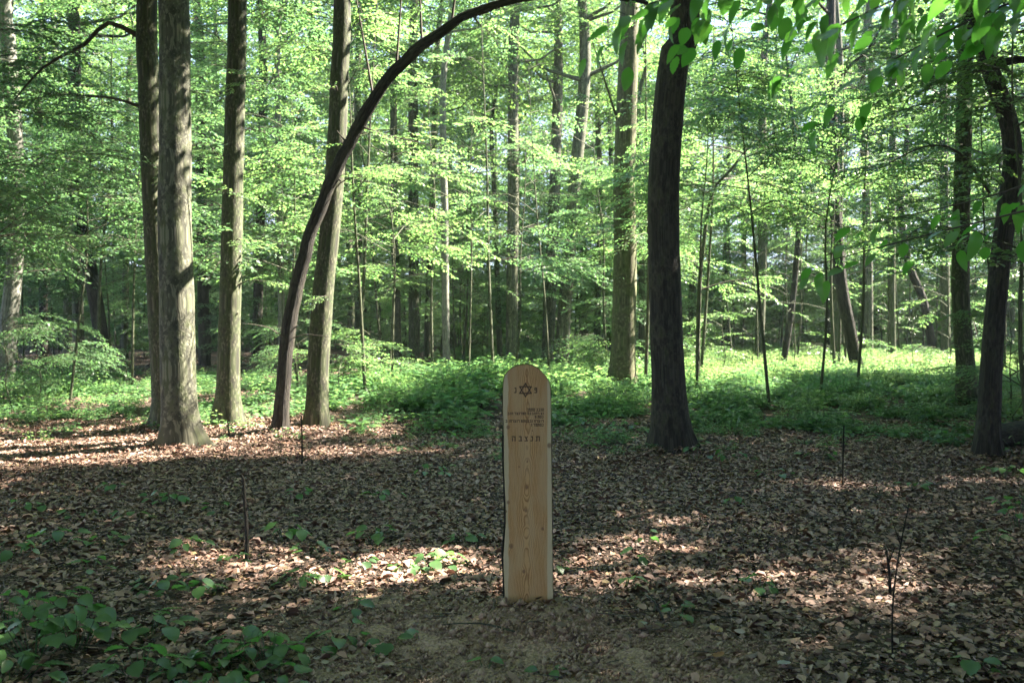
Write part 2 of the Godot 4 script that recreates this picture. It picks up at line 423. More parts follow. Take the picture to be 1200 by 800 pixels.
func ramp(x: float, a: float, b: float) -> float:
	return smoothstep(a, b, x)


func height(x: float, z: float) -> float:
	var d := -z
	var h := 0.0
	var ks := [[0.0, 0.0], [10.0, 0.0], [14.0, 0.15], [18.0, 0.45], [22.0, 0.65], [28.0, 0.85], [40.0, 1.1], [70.0, 1.5], [110.0, 3.0], [170.0, 7.0], [260.0, 9.0]]
	for q in ks.size() - 1:
		if d >= ks[q][0]:
			h = lerpf(ks[q][1], ks[q + 1][1], clampf((d - ks[q][0]) / (ks[q + 1][0] - ks[q][0]), 0.0, 1.0))
	h += 0.22 * exp(-pow((x + 1.4) / 2.6, 2.0) - pow((z + 17.5) / 3.0, 2.0))
	h += 0.06 * exp(-(pow((x - 0.12) / 0.42, 2.0) + pow((z + 4.95) / 0.3, 2.0))) * (1.0 + 0.5 * noise.get_noise_2d(x * 2.5, z * 2.5))
	if d > 10.0 and d < 21.5:
		for f in FEET:
			var q := Vector2(x - f.x, z - f.y).length_squared()
			if q < 1.5:
				h += 0.09 * exp(-q / 0.28)
	h += 0.035 * noise.get_noise_2d(x * 0.45, z * 0.45) + 0.018 * noise.get_noise_2d(x * 1.7 + 40.0, z * 1.7)
	return h


func green_share(x: float, z: float) -> float:
	var d := -z
	var edge := 13.6 + 1.5 * noise.get_noise_2d(x * 0.35 + 9.0, z * 0.35)
	var g := ramp(d, edge - 3.4, edge + 2.8)
	if x < -2.4:
		g *= 0.38 + 0.4 * noise.get_noise_2d(x * 0.5, z * 0.5 + 30.0) + 0.3 * exp(-pow((d - 18.0) / 2.0, 2.0))
		g *= 1.0 - 0.9 * ramp(d, 23.0, 26.0) * ramp(-x, 5.0, 8.0)
	return clampf(g, 0.0, 1.0)


func soil_share(x: float, z: float) -> float:   # bare trodden earth round the marker
	var n1 := noise.get_noise_2d(x * 1.1 + 3.0, z * 1.1)
	var s := exp(-pow((x - 0.02) / 0.95, 2.0) - pow((z + 4.25) / 0.75, 2.0))
	s = maxf(s, 0.85 * exp(-pow((x + 0.55) / 0.6, 2.0) - pow((z + 4.9) / 0.5, 2.0)))
	return clampf(s * 1.6 + 0.4 * n1 * s, 0.0, 1.0)


func shaded(p: Vector3) -> bool:   # false where a gap is cut in the leaves so sun reaches a chosen spot
	for c in CLEAR:
		var k: float = (p.y - c[1]) / SUN.y
		if k < 1.6:
			continue
		var dx: float = (p.x - SUN.x * k - c[0]) / (c[3] + 0.65)
		var dz: float = (p.z - SUN.z * k - c[2]) / (c[4] + 0.42)
		if dx * dx + dz * dz < 1.0:
			return false
	return true


# ---------------------------------------------------------------- materials
func plain(color: Color, rough := 0.8) -> StandardMaterial3D:
	var m := StandardMaterial3D.new()
	m.albedo_color = color
	m.roughness = rough
	return m


func leaf_material(r: float, g: float, b: float, tr: float, tg: float, tb: float) -> StandardMaterial3D:
	var m := plain(lin(r, g, b), 0.36)
	m.backlight_enabled = true
	m.backlight = lin(tr * 2.0, tg * 2.0, tb * 2.0)
	m.cull_mode = BaseMaterial3D.CULL_DISABLED
	return m


func bark(called: String, dark: Color, light: Color, moss: Color, moss_share: float, furrow: float) -> void:
	var w := 256
	var h := 512
	var n1 := FastNoiseLite.new()
	n1.seed = called.hash() % 1000
	n1.frequency = 0.012
	n1.fractal_octaves = 4
	var im := Image.create(w, h, false, Image.FORMAT_RGB8)
	var hm := Image.create(w, h, false, Image.FORMAT_L8)
	for y in h:
		var cy := cos(TAU * y / h) * h / TAU
		var sy := sin(TAU * y / h) * h / TAU
		for x in w:
			var a := TAU * x / w
			var cx := cos(a) * w / TAU
			var sx := sin(a) * w / TAU
			var streak := n1.get_noise_3d(cx * 5.0, sx * 5.0, (cy + sy) * 0.55) * 0.5 + 0.5
			var fine := n1.get_noise_3d(cx * 9.0, sx * 9.0, cy * 6.0 + sy * 4.0) * 0.5 + 0.5
			var blot := n1.get_noise_3d(cx * 1.6 + 70.0, sx * 1.6, cy * 1.2 + sy * 0.8) * 0.5 + 0.5
			var rel := lerpf(fine, pow(1.0 - absf(2.0 * streak - 1.0), 2.0), furrow)
			rel = lerpf(rel, 1.0 - rel, furrow)
			var col := dark.lerp(light, clampf(0.1 + 0.8 * (rel - 0.25) + 1.5 * (blot - 0.45), 0.0, 1.0))
			col = col.lerp(moss, clampf((blot - 1.0 + moss_share) * 4.0 * (0.4 + fine), 0.0, 0.85))
			var spot := n1.get_noise_3d(cx * 4.0 + 150.0, sx * 4.0, cy * 3.2 + sy * 2.3)
			if spot > 0.22:
				col = col.lerp(light * 1.25, clampf((spot - 0.22) * 9.0, 0.0, 0.75) * (1.0 - 0.7 * furrow))
			elif spot < -0.3:
				col = col.lerp(dark * 0.6, clampf((-0.3 - spot) * 8.0, 0.0, 0.8))
			im.set_pixel(x, y, col.linear_to_srgb())
			hm.set_pixel(x, y, Color(rel, rel, rel))
	var m := plain(Color.WHITE, 0.85)
	m.albedo_texture = ImageTexture.create_from_image(im)
	m.heightmap_enabled = true
	m.heightmap_texture = ImageTexture.create_from_image(hm)
	m.heightmap_scale = 0.5 + 3.0 * furrow
	mats[called] = m


func _materials():
	bark("smooth", Color(0.034, 0.036, 0.024), Color(0.165, 0.165, 0.118), Color(0.055, 0.07, 0.026), 0.55, 0.25)
	bark("mossy", Color(0.026, 0.027, 0.017), Color(0.14, 0.138, 0.092), Color(0.042, 0.06, 0.02), 0.66, 0.35)
	bark("olive", Color(0.06, 0.056, 0.032), Color(0.19, 0.175, 0.105), Color(0.075, 0.09, 0.034), 0.6, 0.3)
	bark("pale", Color(0.09, 0.09, 0.075), Color(0.25, 0.25, 0.215), Color(0.13, 0.16, 0.09), 0.45, 0.15)
	bark("furrowed", Color(0.014, 0.012, 0.0095), Color(0.085, 0.074, 0.058), Color(0.036, 0.042, 0.018), 0.45, 0.85)
	mats.twig = plain(lin(0.06, 0.05, 0.038), 0.85)
	# [canopy, sunlit understorey, cool shaded leaf]: light and shade put into the colour
	mats.leaf = [
		[leaf_material(0.05, 0.085, 0.03, 0.095, 0.175, 0.04), leaf_material(0.06, 0.10, 0.03, 0.12, 0.205, 0.045), leaf_material(0.045, 0.08, 0.035, 0.08, 0.155, 0.045)],
		[leaf_material(0.06, 0.11, 0.038, 0.115, 0.22, 0.06), leaf_material(0.072, 0.12, 0.042, 0.14, 0.235, 0.065), leaf_material(0.052, 0.10, 0.042, 0.09, 0.195, 0.06)],
		[leaf_material(0.045, 0.085, 0.045, 0.07, 0.155, 0.055), leaf_material(0.055, 0.10, 0.05, 0.09, 0.175, 0.05), leaf_material(0.04, 0.07, 0.038, 0.065, 0.135, 0.048)],
	]
	mats.yellow_leaf = leaf_material(0.3, 0.25, 0.04, 0.14, 0.12, 0.02)
	mats.dry = plain(Color.WHITE, 0.62)
	mats.dry.vertex_color_use_as_albedo = true
	mats.dry.cull_mode = BaseMaterial3D.CULL_DISABLED
	var nt := FastNoiseLite.new()
	nt.frequency = 0.02
	nt.fractal_octaves = 5
	nt.seed = 4
	var soil := Image.create(512, 512, false, Image.FORMAT_RGB8)
	var rel := nt.get_seamless_image(512, 512)
	nt.seed = 19
	nt.frequency = 0.07
	var fine := nt.get_seamless_image(512, 512)
	for y in 512:
		for x in 512:
			var a := rel.get_pixel(x, y).r
			var b := fine.get_pixel(x, y).r
			var k := clampf(0.35 + 0.4 * a + 0.7 * (b - 0.4), 0.15, 1.0)
			soil.set_pixel(x, y, Color(k, k, k).linear_to_srgb())
	var g := plain(Color.WHITE, 0.95)
	g.albedo_texture = ImageTexture.create_from_image(soil)
	g.vertex_color_use_as_albedo = true
	g.uv1_triplanar = true
	g.uv1_world_triplanar = true
	g.uv1_scale = Vector3(0.9, 0.9, 0.9)
	g.heightmap_enabled = true
	g.heightmap_texture = ImageTexture.create_from_image(fine)
	g.heightmap_scale = 2.5
	mats.ground = g


# ---------------------------------------------------------------- leafy twigs
func _make_sprays():
	for pal in 3:
		var row := []
		for k in 4:
			row.append(_spray(100 + k * 7 + pal * 31, mats.leaf[pal]))
		sprays.append(row)
	var high := []
	for k in 4:
		high.append(_spray(300 + k * 7, mats.leaf[0], true))
	sprays.append(high)


func _spray(sd: int, leafm: Array, coarse := false) -> ArrayMesh:
	var r := RandomNumberGenerator.new()
	r.seed = sd
	var s := [Geo.new(), Geo.new(), Geo.new()]
	var tw := Geo.new()
	var reach := 1.5
	var main := []
	var rad := []
	var bend := r.randf_range(-0.25, 0.25)
	for q in 6:
		var f := q / 5.0
		main.append(Vector3(bend * f * f * reach, 0.10 * sin(f * 3.0) - 0.22 * f * f, f * reach))
		rad.append(0.009 * (1.0 - f) + 0.002)
	tw.tube(main, rad, 3)
	for q in 15:
		var f := 0.10 + 0.9 * q / 14.0
		var side := 1.0 if q % 2 == 0 else -1.0
		var k := mini(int(f * 5.0), 4)
		var p: Vector3 = main[k].lerp(main[k + 1], f * 5.0 - k)
		var ang := side * r.randf_range(0.6, 1.0) * (1.0 if f < 0.95 else 0.1)
		var d := Vector3(sin(ang), r.randf_range(-0.22, 0.18), cos(ang)).normalized()
		var long := lerpf(0.62, 0.28, f) * r.randf_range(0.65, 1.15)
		var e := p + d * long
		e.y -= 0.05
		tw.tube([p, e], [0.004, 0.0015], 3)
		var m := int(4 + long * 6.0) if not coarse else int(2 + long * 4.0)
		for w in m:
			var g := (w + 0.6) / m
			var ls := 1.0 if w % 2 == 0 else -1.0
			var la := ang + ls * r.randf_range(0.4, 1.1)
			if w == m - 1:
				la = ang
			var ld := Vector3(sin(la), r.randf_range(-0.55, 0.15), cos(la)).normalized()
			var up := Vector3(r.randf_range(-0.5, 0.5), 1.0, r.randf_range(-0.5, 0.5)).normalized()
			var ll := r.randf_range(0.065, 0.11)
			if coarse:
				ll *= 1.5
				s[r.randi() % 3].coarse_leaf(p.lerp(e, g), ld, up, ll, ll * 0.8, r.randf_range(0.05, 0.25))
				continue
			s[r.randi() % 3].leaf(p.lerp(e, g), ld, up, ll, ll * 0.62, r.randf_range(0.05, 0.22), r.randf_range(-0.05, 0.16))
	var mesh := ArrayMesh.new()
	for q in 3:
		s[q].put(mesh, leafm[q])
	tw.put(mesh, mats.twig)
	return mesh


func spray_at(p: Vector3, yaw: float, tilt: float, roll: float, size: float) -> Transform3D:
	return Transform3D(Basis(Vector3.UP, yaw) * Basis(Vector3.RIGHT, tilt) * Basis(Vector3.BACK, roll) * Basis.from_scale(Vector3.ONE * size), p)


# ---------------------------------------------------------------- ground
func _ground():
	var xs := []
	var x := 0.0
	while x < 260.0:
		xs.append(x)
		x += 0.09 if x < 3.2 else (0.16 if x < 8.0 else (0.16 + (x - 8.0) * 0.12))
	var all_x := []
	for q in range(xs.size() - 1, 0, -1):
		all_x.append(-xs[q])
	all_x.append_array(xs)
	var zs := []
	var z := 60.0
	while z > -260.0:
		zs.append(z)
		var d := absf(z + 6.0)
		z -= 0.08 if d < 3.2 else (0.14 if d < 10.0 else (0.14 + (d - 10.0) * 0.1))
	var g := Geo.new()
	var soil := Color(0.60, 0.40, 0.285)
	var humus := Color(0.10, 0.066, 0.045)
	for zz in zs:
		for xx in all_x:
			var s := soil_share(xx, zz)
			var rough := 0.0
			if absf(xx) < 9.0 and zz < 2.0 and zz > -18.0:
				rough = 0.012 * noise.get_noise_2d(xx * 5.0, zz * 5.0) + (0.035 * s) * noise.get_noise_2d(xx * 3.0 + 5.0, zz * 3.0)
			g.v.append(Vector3(xx, height(xx, zz) + rough, zz))
			g.c.append(humus.lerp(soil, s))
	var w := all_x.size()
	for a in zs.size():
		for b in w:
			var k := a * w + b
			var dx: Vector3 = g.v[a * w + mini(b + 1, w - 1)] - g.v[a * w + maxi(b - 1, 0)]
			var dz: Vector3 = g.v[mini(a + 1, zs.size() - 1) * w + b] - g.v[maxi(a - 1, 0) * w + b]
			g.n.append(dx.cross(dz).normalized())
			if a < zs.size() - 1 and b < w - 1:
				g.tri(k, k + w, k + 1)
				g.tri(k + 1, k + w, k + w + 1)
	var o := part("ground", g.mesh(mats.ground), self)
	o.set_meta("kind", "structure")
	o.set_meta("label", "forest floor of dark humus with bare trodden earth round the marker")
	o.set_meta("category", "ground")


func dry_color(r: RandomNumberGenerator) -> Color:
	var k := r.randf()
	var c := Color(0.175, 0.115, 0.088)
	if k < 0.28:
		c = Color(0.275, 0.185, 0.142)
	elif k < 0.5:
		c = Color(0.29, 0.215, 0.19)
	elif k < 0.68:
		c = Color(0.10, 0.07, 0.05)
	elif k < 0.75:
		c = Color(0.30, 0.24, 0.13)
	elif k < 0.79:
		c = Color(0.36, 0.31, 0.26)
	return Color(c.r * 1.05, c.g * 0.96, c.b * 0.93) * r.randf_range(0.55, 1.55)


func _litter():
	var r := RandomNumberGenerator.new()
	r.seed = 31
	var clumps := []
	for k in 8:
		var g := Geo.new()
		for q in 34:
			var p := Vector3(r.randf_range(-0.21, 0.21), r.randf_range(0.001, 0.024), r.randf_range(-0.2, 0.2))
			var a := r.randf() * TAU
			var d := Vector3(cos(a), r.randf_range(-0.2, 0.35), sin(a)).normalized()
			var up := Vector3(r.randf_range(-0.6, 0.6), 1.0, r.randf_range(-0.6, 0.6)).normalized()
			var l := r.randf_range(0.014, 0.042) if q < 26 else (r.randf_range(0.042, 0.07) if q < 33 else 0.1)
			var c := dry_color(r)
			c.a = 1.0
			g.leaf(p, d, up, l, l * r.randf_range(0.5, 0.75), r.randf_range(-0.3, 0.35), r.randf_range(-0.2, 0.3), c)
		for q in 2:
			var p := Vector3(r.randf_range(-0.2, 0.2), 0.012, r.randf_range(-0.2, 0.2))
			var a := r.randf() * TAU
			var long := r.randf_range(0.06, 0.2)
			var st := g.v.size()
			g.tube([p, p + Vector3(cos(a) * long, r.randf_range(0.0, 0.02), sin(a) * long)], [0.003, 0.002], 4)
			for w in g.v.size() - st:
				g.c.append(Color(0.07, 0.055, 0.045))
		g.t.clear()
		clumps.append(g.mesh(mats.dry))
	var crumbs := []
	for k in 3:
		var g := Geo.new()
		for q in 14:
			var c := Vector3(r.randf_range(-0.12, 0.12), 0.0, r.randf_range(-0.12, 0.12))
			var s := r.randf_range(0.004, 0.013)
			var st := g.v.size()
			var tint := Color(0.41, 0.28, 0.2) * r.randf_range(0.5, 1.15)
			tint.a = 1.0
			for e in 6:
				var d: Vector3 = [Vector3.UP, Vector3.DOWN, Vector3.LEFT, Vector3.RIGHT, Vector3.FORWARD, Vector3.BACK][e]
				d = (d + Vector3(r.randf_range(-0.4, 0.4), r.randf_range(-0.4, 0.4), r.randf_range(-0.4, 0.4))).normalized()
				g.v.append(c + d * s * r.randf_range(0.7, 1.3))
				g.n.append(d)
				g.c.append(tint)
			for f in [[0, 3, 5], [0, 5, 2], [0, 2, 4], [0, 4, 3], [1, 5, 3], [1, 2, 5], [1, 4, 2], [1, 3, 4]]:
				g.tri(st + f[0], st + f[1], st + f[2])
		crumbs.append(g.mesh(mats.dry))
	var earth := Node3D.new()
	earth.name = "earth_crumbs"
	add_child(earth)
	earth.set_meta("kind", "stuff")
	earth.set_meta("label", "crumbs and clods of loose earth round the foot of the marker")
	earth.set_meta("category", "earth")
	var spots := [[], [], []]
	for k in 2600:
		var x := r.randf_range(-1.5, 1.4)
		var z := -r.randf_range(3.2, 5.7)
		if r.randf() > soil_share(x, z):
			continue
		var sc := r.randf_range(0.5, 1.2) if r.randf() < 0.9 else r.randf_range(1.3, 2.2)
		spots[k % 3].append(Transform3D(Basis(Vector3.UP, r.randf() * TAU) * Basis.from_scale(Vector3(sc, sc, sc)), Vector3(x, height(x, z) + 0.004, z)))
	for k in 3:
		scatter("crumbs", crumbs[k], spots[k], earth).set_meta("kind", "stuff")
	var root := Node3D.new()
	root.name = "leaf_litter"
	add_child(root)
	root.set_meta("kind", "stuff")
	root.set_meta("label", "dry brown fallen leaves and twigs covering the forest floor")
	root.set_meta("category", "leaf litter")
	var places := []
	for k in 8:
		places.append([])
	var n := 0
	while n < 23000:
		var d := 2.6 + 12.4 * sqrt(r.randf()) if n < 17500 else r.randf_range(14.0, 36.0)
		var x := r.randf_range(-0.78, 0.78) * d
		n += 1
		var z := -d
		var keep := 1.0 - 0.95 * soil_share(x, z)
		keep *= 1.0 - 0.6 * green_share(x, z)
		keep *= clampf(0.85 + 1.3 * noise.get_noise_2d(x * 1.3 + 20.0, z * 1.3), 0.25, 1.0)
		if r.randf() > keep:
			continue
		var y := height(x, z)
		var sc := r.randf_range(0.8, 1.2)
		places[n % 8].append(Transform3D(Basis(Vector3.UP, r.randf() * TAU) * Basis.from_scale(Vector3(sc, sc, sc)), Vector3(x, y, z)))
	for k in 8:
		scatter("fallen_leaves", clumps[k], places[k], root).set_meta("kind", "stuff")


# ---------------------------------------------------------------- green ground cover
func _herb(sd: int, leafm: Array, tall: float, leaf_long: float) -> ArrayMesh:
	var r := RandomNumberGenerator.new()
	r.seed = sd
	var s := [Geo.new(), Geo.new(), Geo.new()]
	var tw := Geo.new()
	for q in 7:
		var b := Vector3(r.randf_range(-0.22, 0.22), -0.02, r.randf_range(-0.22, 0.22))
		var h := tall * r.randf_range(0.5, 1.1)
		var e := b + Vector3(r.randf_range(-0.1, 0.1), h, r.randf_range(-0.1, 0.1))
		tw.tube([b, e], [0.003, 0.002], 3)
		var m := 7
		for w in m:
			var f := 0.3 + 0.7 * w / (m - 1)
			var a := w * 2.4 + r.randf() * 0.8
			var d := Vector3(cos(a), r.randf_range(-0.35, 0.25), sin(a)).normalized()
			var ll := leaf_long * r.randf_range(0.7, 1.2) * (1.1 - 0.35 * f)
			s[r.randi() % 3].leaf(b.lerp(e, f) + d * 0.02, d, Vector3(0, 1, 0), ll, ll * 0.52, r.randf_range(0.05, 0.2), r.randf_range(0.0, 0.2))
	var mesh := ArrayMesh.new()
	for q in 3:
		s[q].put(mesh, leafm[q])
	tw.put(mesh, mats.leaf[2][0])
	return mesh


func _undergrowth():
	var r := RandomNumberGenerator.new()
	r.seed = 77
	var root := Node3D.new()
	root.name = "undergrowth"
	add_child(root)
	root.set_meta("kind", "stuff")
	root.set_meta("label", "knee high green herbs growing thickly under the trees")
	root.set_meta("category", "undergrowth")
	var kinds := [_herb(1, mats.leaf[2], 0.25, 0.10), _herb(2, mats.leaf[2], 0.2, 0.11), _herb(3, mats.leaf[1], 0.33, 0.085), _herb(4, mats.leaf[2], 0.13, 0.13)]
	var places := [[], [], [], []]
	for q in 16000:
		var d := 9.8 + 13.2 * sqrt(r.randf()) if q < 9500 else r.randf_range(20.0, 55.0)
		var x := r.randf_range(-0.72, 0.72) * d
		var z := -d
		var g := green_share(x, z)
		g *= clampf(0.55 + 1.6 * noise.get_noise_2d(x * 0.6, z * 0.6 + 60.0), 0.04, 1.0)
		if r.randf() > g:
			continue
		var sc := (0.55 + 0.5 * g) * (r.randf_range(0.5, 1.2) if r.randf() < 0.8 else r.randf_range(1.2, 1.9)) * (1.0 + 0.3 * exp(-pow((x + 1.4) / 2.5, 2.0) - pow((z + 17.0) / 3.0, 2.0)))
		places[r.randi() % 4].append(Transform3D(Basis(Vector3.UP, r.randf() * TAU) * Basis.from_scale(Vector3(sc, sc, sc)), Vector3(x, height(x, z), z)))
	for k in 4:
		scatter("herbs", kinds[k], places[k], root).set_meta("kind", "stuff")
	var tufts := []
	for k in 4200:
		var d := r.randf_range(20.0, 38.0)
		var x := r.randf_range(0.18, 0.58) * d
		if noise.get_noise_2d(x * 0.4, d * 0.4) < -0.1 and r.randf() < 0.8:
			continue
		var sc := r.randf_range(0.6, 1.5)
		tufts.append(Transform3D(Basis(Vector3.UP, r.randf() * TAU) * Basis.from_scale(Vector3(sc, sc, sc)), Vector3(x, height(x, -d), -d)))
	scatter("herbs", _herb(9, [leaf_material(0.13, 0.19, 0.08, 0.15, 0.22, 0.08), leaf_material(0.15, 0.2, 0.09, 0.16, 0.22, 0.08), mats.leaf[1][1]], 0.24, 0.075), tufts, root).set_meta("kind", "stuff")  # paler herbs in the sunlit clearing: its brightness is put into their colour


# ---------------------------------------------------------------- trees
func crown_places(r: RandomNumberGenerator, root: Vector3, axis: Array, rad: float, low: float, high: float, n: int, size := 1.0) -> Array:
	# twigs in an uneven crown round the stem's upper path; points are relative to root
	var out := []
	var lean := Vector3(r.randf_range(-0.6, 0.6), 0, r.randf_range(-0.6, 0.6))
	var tries := 0
	while out.size() < n and tries < n * 2:
		tries += 1
		var f := r.randf()
		var y := lerpf(low, high, f)
		var wide := rad * sqrt(maxf(0.08, sin(PI * clampf(0.12 + 0.85 * f, 0.0, 1.0)))) * (0.75 + 0.5 * noise.get_noise_2d(root.x + f * 7.0, root.z))
		var a := r.randf() * TAU
		var q := wide * sqrt(r.randf_range(0.04, 1.0))
		var c := on_axis(axis, y)
		var p := c + lean * f + Vector3(cos(a) * q, r.randf_range(-0.3, 0.3), sin(a) * q)
		if noise.get_noise_3d((root.x + p.x) * 0.55, p.y * 0.8, (root.z + p.z) * 0.55) < -0.12 and r.randf() < 0.75:
			continue
		var yaw := PI / 2 - a + r.randf_range(-0.7, 0.7)
		if not shaded(root + p + Vector3(sin(yaw), 0, cos(yaw)) * 0.75 * size):
			continue
		out.append(spray_at(p, yaw, r.randf_range(-0.25, 0.45), r.randf_range(-0.35, 0.35), size * r.randf_range(0.75, 1.2)))
	return out


func on_axis(axis: Array, y: float) -> Vector3:
	var c: Vector3 = axis[axis.size() - 1]
	for q in axis.size() - 1:
		if axis[q + 1].y >= y and axis[q].y <= y:
			c = axis[q].lerp(axis[q + 1], (y - axis[q].y) / maxf(0.001, axis[q + 1].y - axis[q].y))
			break
	return Vector3(c.x, y, c.z)


func add_limbs(g: Geo, r: RandomNumberGenerator, axis: Array, rad: float, low: float, high: float, n: int, thick: float) -> void:
	for q in n:
		var f := (q + r.randf()) / n
		var y := lerpf(low - 0.5, high - 0.8, f)
		var c := on_axis(axis, y)
		var a := r.randf() * TAU
		var l := rad * r.randf_range(0.5, 0.95) * (1.0 - 0.5 * f)
		var e := c + Vector3(cos(a) * l, l * r.randf_range(0.25, 0.7), sin(a) * l)
		var mid := c.lerp(e, 0.5) + Vector3(r.randf_range(-0.15, 0.15), -0.12 * l, r.randf_range(-0.15, 0.15))
		var t0 := thick * lerpf(0.45, 0.22, f)
		g.tube([c, mid, e], [t0, t0 * 0.6, t0 * 0.2], 6, 1.0, 0.6)


func _trees():
	for q in TREES.size():
		var s = TREES[q]
		var pts: Array = s[3]
		var r := RandomNumberGenerator.new()
		r.seed = 500 + q * 13
		var base: Vector3 = pts[0]
		base.y = height(base.x, base.z)
		var top: Vector3 = pts[pts.size() - 1]
		var path := [Vector3(0, -0.12, 0)]
		for k in range(1, pts.size()):
			path.append(pts[k] - base)
		var last: Vector3 = top - base
		var rise: float = s[6] - last.y
		path.append(last + Vector3(r.randf_range(-0.3, 0.3), rise * 0.5, r.randf_range(-0.3, 0.3)))
		path.append(last + Vector3(r.randf_range(-0.6, 0.6), rise, r.randf_range(-0.6, 0.6)))
		var near: bool = s[11] == 1
		var axis := smooth_path(path, 0.22 if near else 0.6)
		var radii := []
		var reach: float = s[6]
		for p in axis:
			var f: float = clampf(p.y / last.y, 0.0, 1.0)
			var rr: float = lerpf(s[4], s[5], f)
			rr = lerpf(rr, 0.02, clampf((p.y - last.y) / (reach - last.y), 0.0, 1.0))
			radii.append(rr)
		var t := thing(s[0], s[1], "tree", base, s[2])
		var g := Geo.new()
		g.tube(axis, radii, 22 if near else 9, 2.0, 0.55, noise, 0.07 if near else 0.06, (1.3 if q == 0 else 1.1) if near else 0.2, q * 1.7)
		if not near:
			add_limbs(g, r, axis, s[8], s[9], reach, 9, s[5])
		part("trunk", g.mesh(mats[s[7]]), t)
		if near:
			for k in 9:
				var lg := Geo.new()
				add_limbs(lg, r, axis, s[8], s[9] + (reach - s[9]) * k / 9.0, s[9] + (reach - s[9]) * (k + 1) / 9.0 + 0.8, 1, s[5])
				part("limb", lg.mesh(mats[s[7]]), t)
		var places := crown_places(r, base, axis, s[8], s[9], reach + 0.6, int(s[10] * (1.3 if near else 0.95)), 1.1)
		if places.size():
			scatter("crown", sprays[3 if near else (q % 2)][q % 4], places, t).set_meta("kind", "stuff")
		if q == 6:      # level side branch of the crooked tree
			var bg := Geo.new()
			var c := on_axis(axis, 4.9)
			bg.tube(smooth_path([c, c + Vector3(0.25, 0.06, 0.02), c + Vector3(0.7, 0.10, 0.1), c + Vector3(1.5, 0.35, 0.2)], 0.15), [0.06, 0.055, 0.05, 0.046, 0.042, 0.038, 0.034, 0.03, 0.026, 0.022, 0.018, 0.015, 0.012].slice(0, smooth_path([c, c + Vector3(0.25, 0.06, 0.02), c + Vector3(0.7, 0.10, 0.1), c + Vector3(1.5, 0.35, 0.2)], 0.15).size()), 8, 1.0, 0.6)
			part("limb", bg.mesh(mats[s[7]]), t)
			part_branch(t, [c + Vector3(0.0, -1.6, 0), c + Vector3(-0.5, -1.15, 0.25), c + Vector3(-1.0, -1.1, 0.4), c + Vector3(-1.7, -1.45, 0.5)], 0.02, sprays[0][1], r, 7, 0.55)
		if q == 1:      # long twiggy limb reaching sideways from the dark straight trunk
			var c := on_axis(axis, 6.0)
			part_branch(t, [c, c + Vector3(-0.55, 0.25, 0.1), c + Vector3(-0.85, -0.1, 0.2), c + Vector3(-1.45, -0.5, 0.3), c + Vector3(-1.9, -1.0, 0.3)], 0.045, sprays[2][1], r, 10, 0.8)
			c = on_axis(axis, 4.9)
			part_branch(t, [c, c + Vector3(-0.5, 0.15, 0.2), c + Vector3(-1.4, 0.15, 0.4)], 0.03, sprays[2][2], r, 6, 0.7)
		if q == 5:
			var c := on_axis(axis, 5.4)
			part_branch(t, [c, c + Vector3(0.6, -0.75, 0.2), c + Vector3(1.0, -1.5, 0.3)], 0.03, sprays[1][1], r, 6, 0.7)
			part_branch(t, [c, c + Vector3(-0.35, 1.0, 0.1), c + Vector3(-0.75, 2.2, 0.2)], 0.035, sprays[1][0], r, 6, 0.7)
		if q == 2 or q == 3:      # leafy side shoots low on the sunny stems
			for k in 5:
				var c := on_axis(axis, 1.8 + k * 0.75 + r.randf() * 0.4)
				var a := r.randf_range(-2.6, -0.6)
				var e := c + Vector3(cos(a), 0.12, -sin(a) * 0.7) * r.randf_range(0.5, 1.0)
				part_branch(t, [c, c.lerp(e, 0.5) + Vector3(0, 0.08, 0), e], 0.014, sprays[1][k % 4], r, 3, 0.5)


func part_branch(t: Node3D, pts: Array, thick: float, mesh: ArrayMesh, r: RandomNumberGenerator, n: int, size: float) -> void:
	var path := smooth_path(pts, 0.25)
	var radii := []
	for k in path.size():
		radii.append(lerpf(thick, thick * 0.25, float(k) / (path.size() - 1)))
	var g := Geo.new()
	g.tube(path, radii, 6, 1.0, 0.8)
	var o := part("branch", g.mesh(mats.twig), t)
	var places := []
	for k in n:
		var f := 0.3 + 0.7 * (k + r.randf()) / n
		var i := mini(int(f * (path.size() - 1)), path.size() - 2)
		var d: Vector3 = path[i + 1] - path[i]
		var yaw := atan2(d.x, d.z) + r.randf_range(-1.1, 1.1)
		if not shaded(t.position + path[i] + Vector3(sin(yaw), 0, cos(yaw)) * 0.6 * size) and r.randf() < 0.8:
			continue
		places.append(spray_at(path[i].lerp(path[i + 1], 0.5), yaw, r.randf_range(-0.1, 0.4), r.randf_range(-0.3, 0.3), size * r.randf_range(0.7, 1.1)))
	if places.size():
		scatter("leaves", mesh, places, o).set_meta("kind", "stuff")


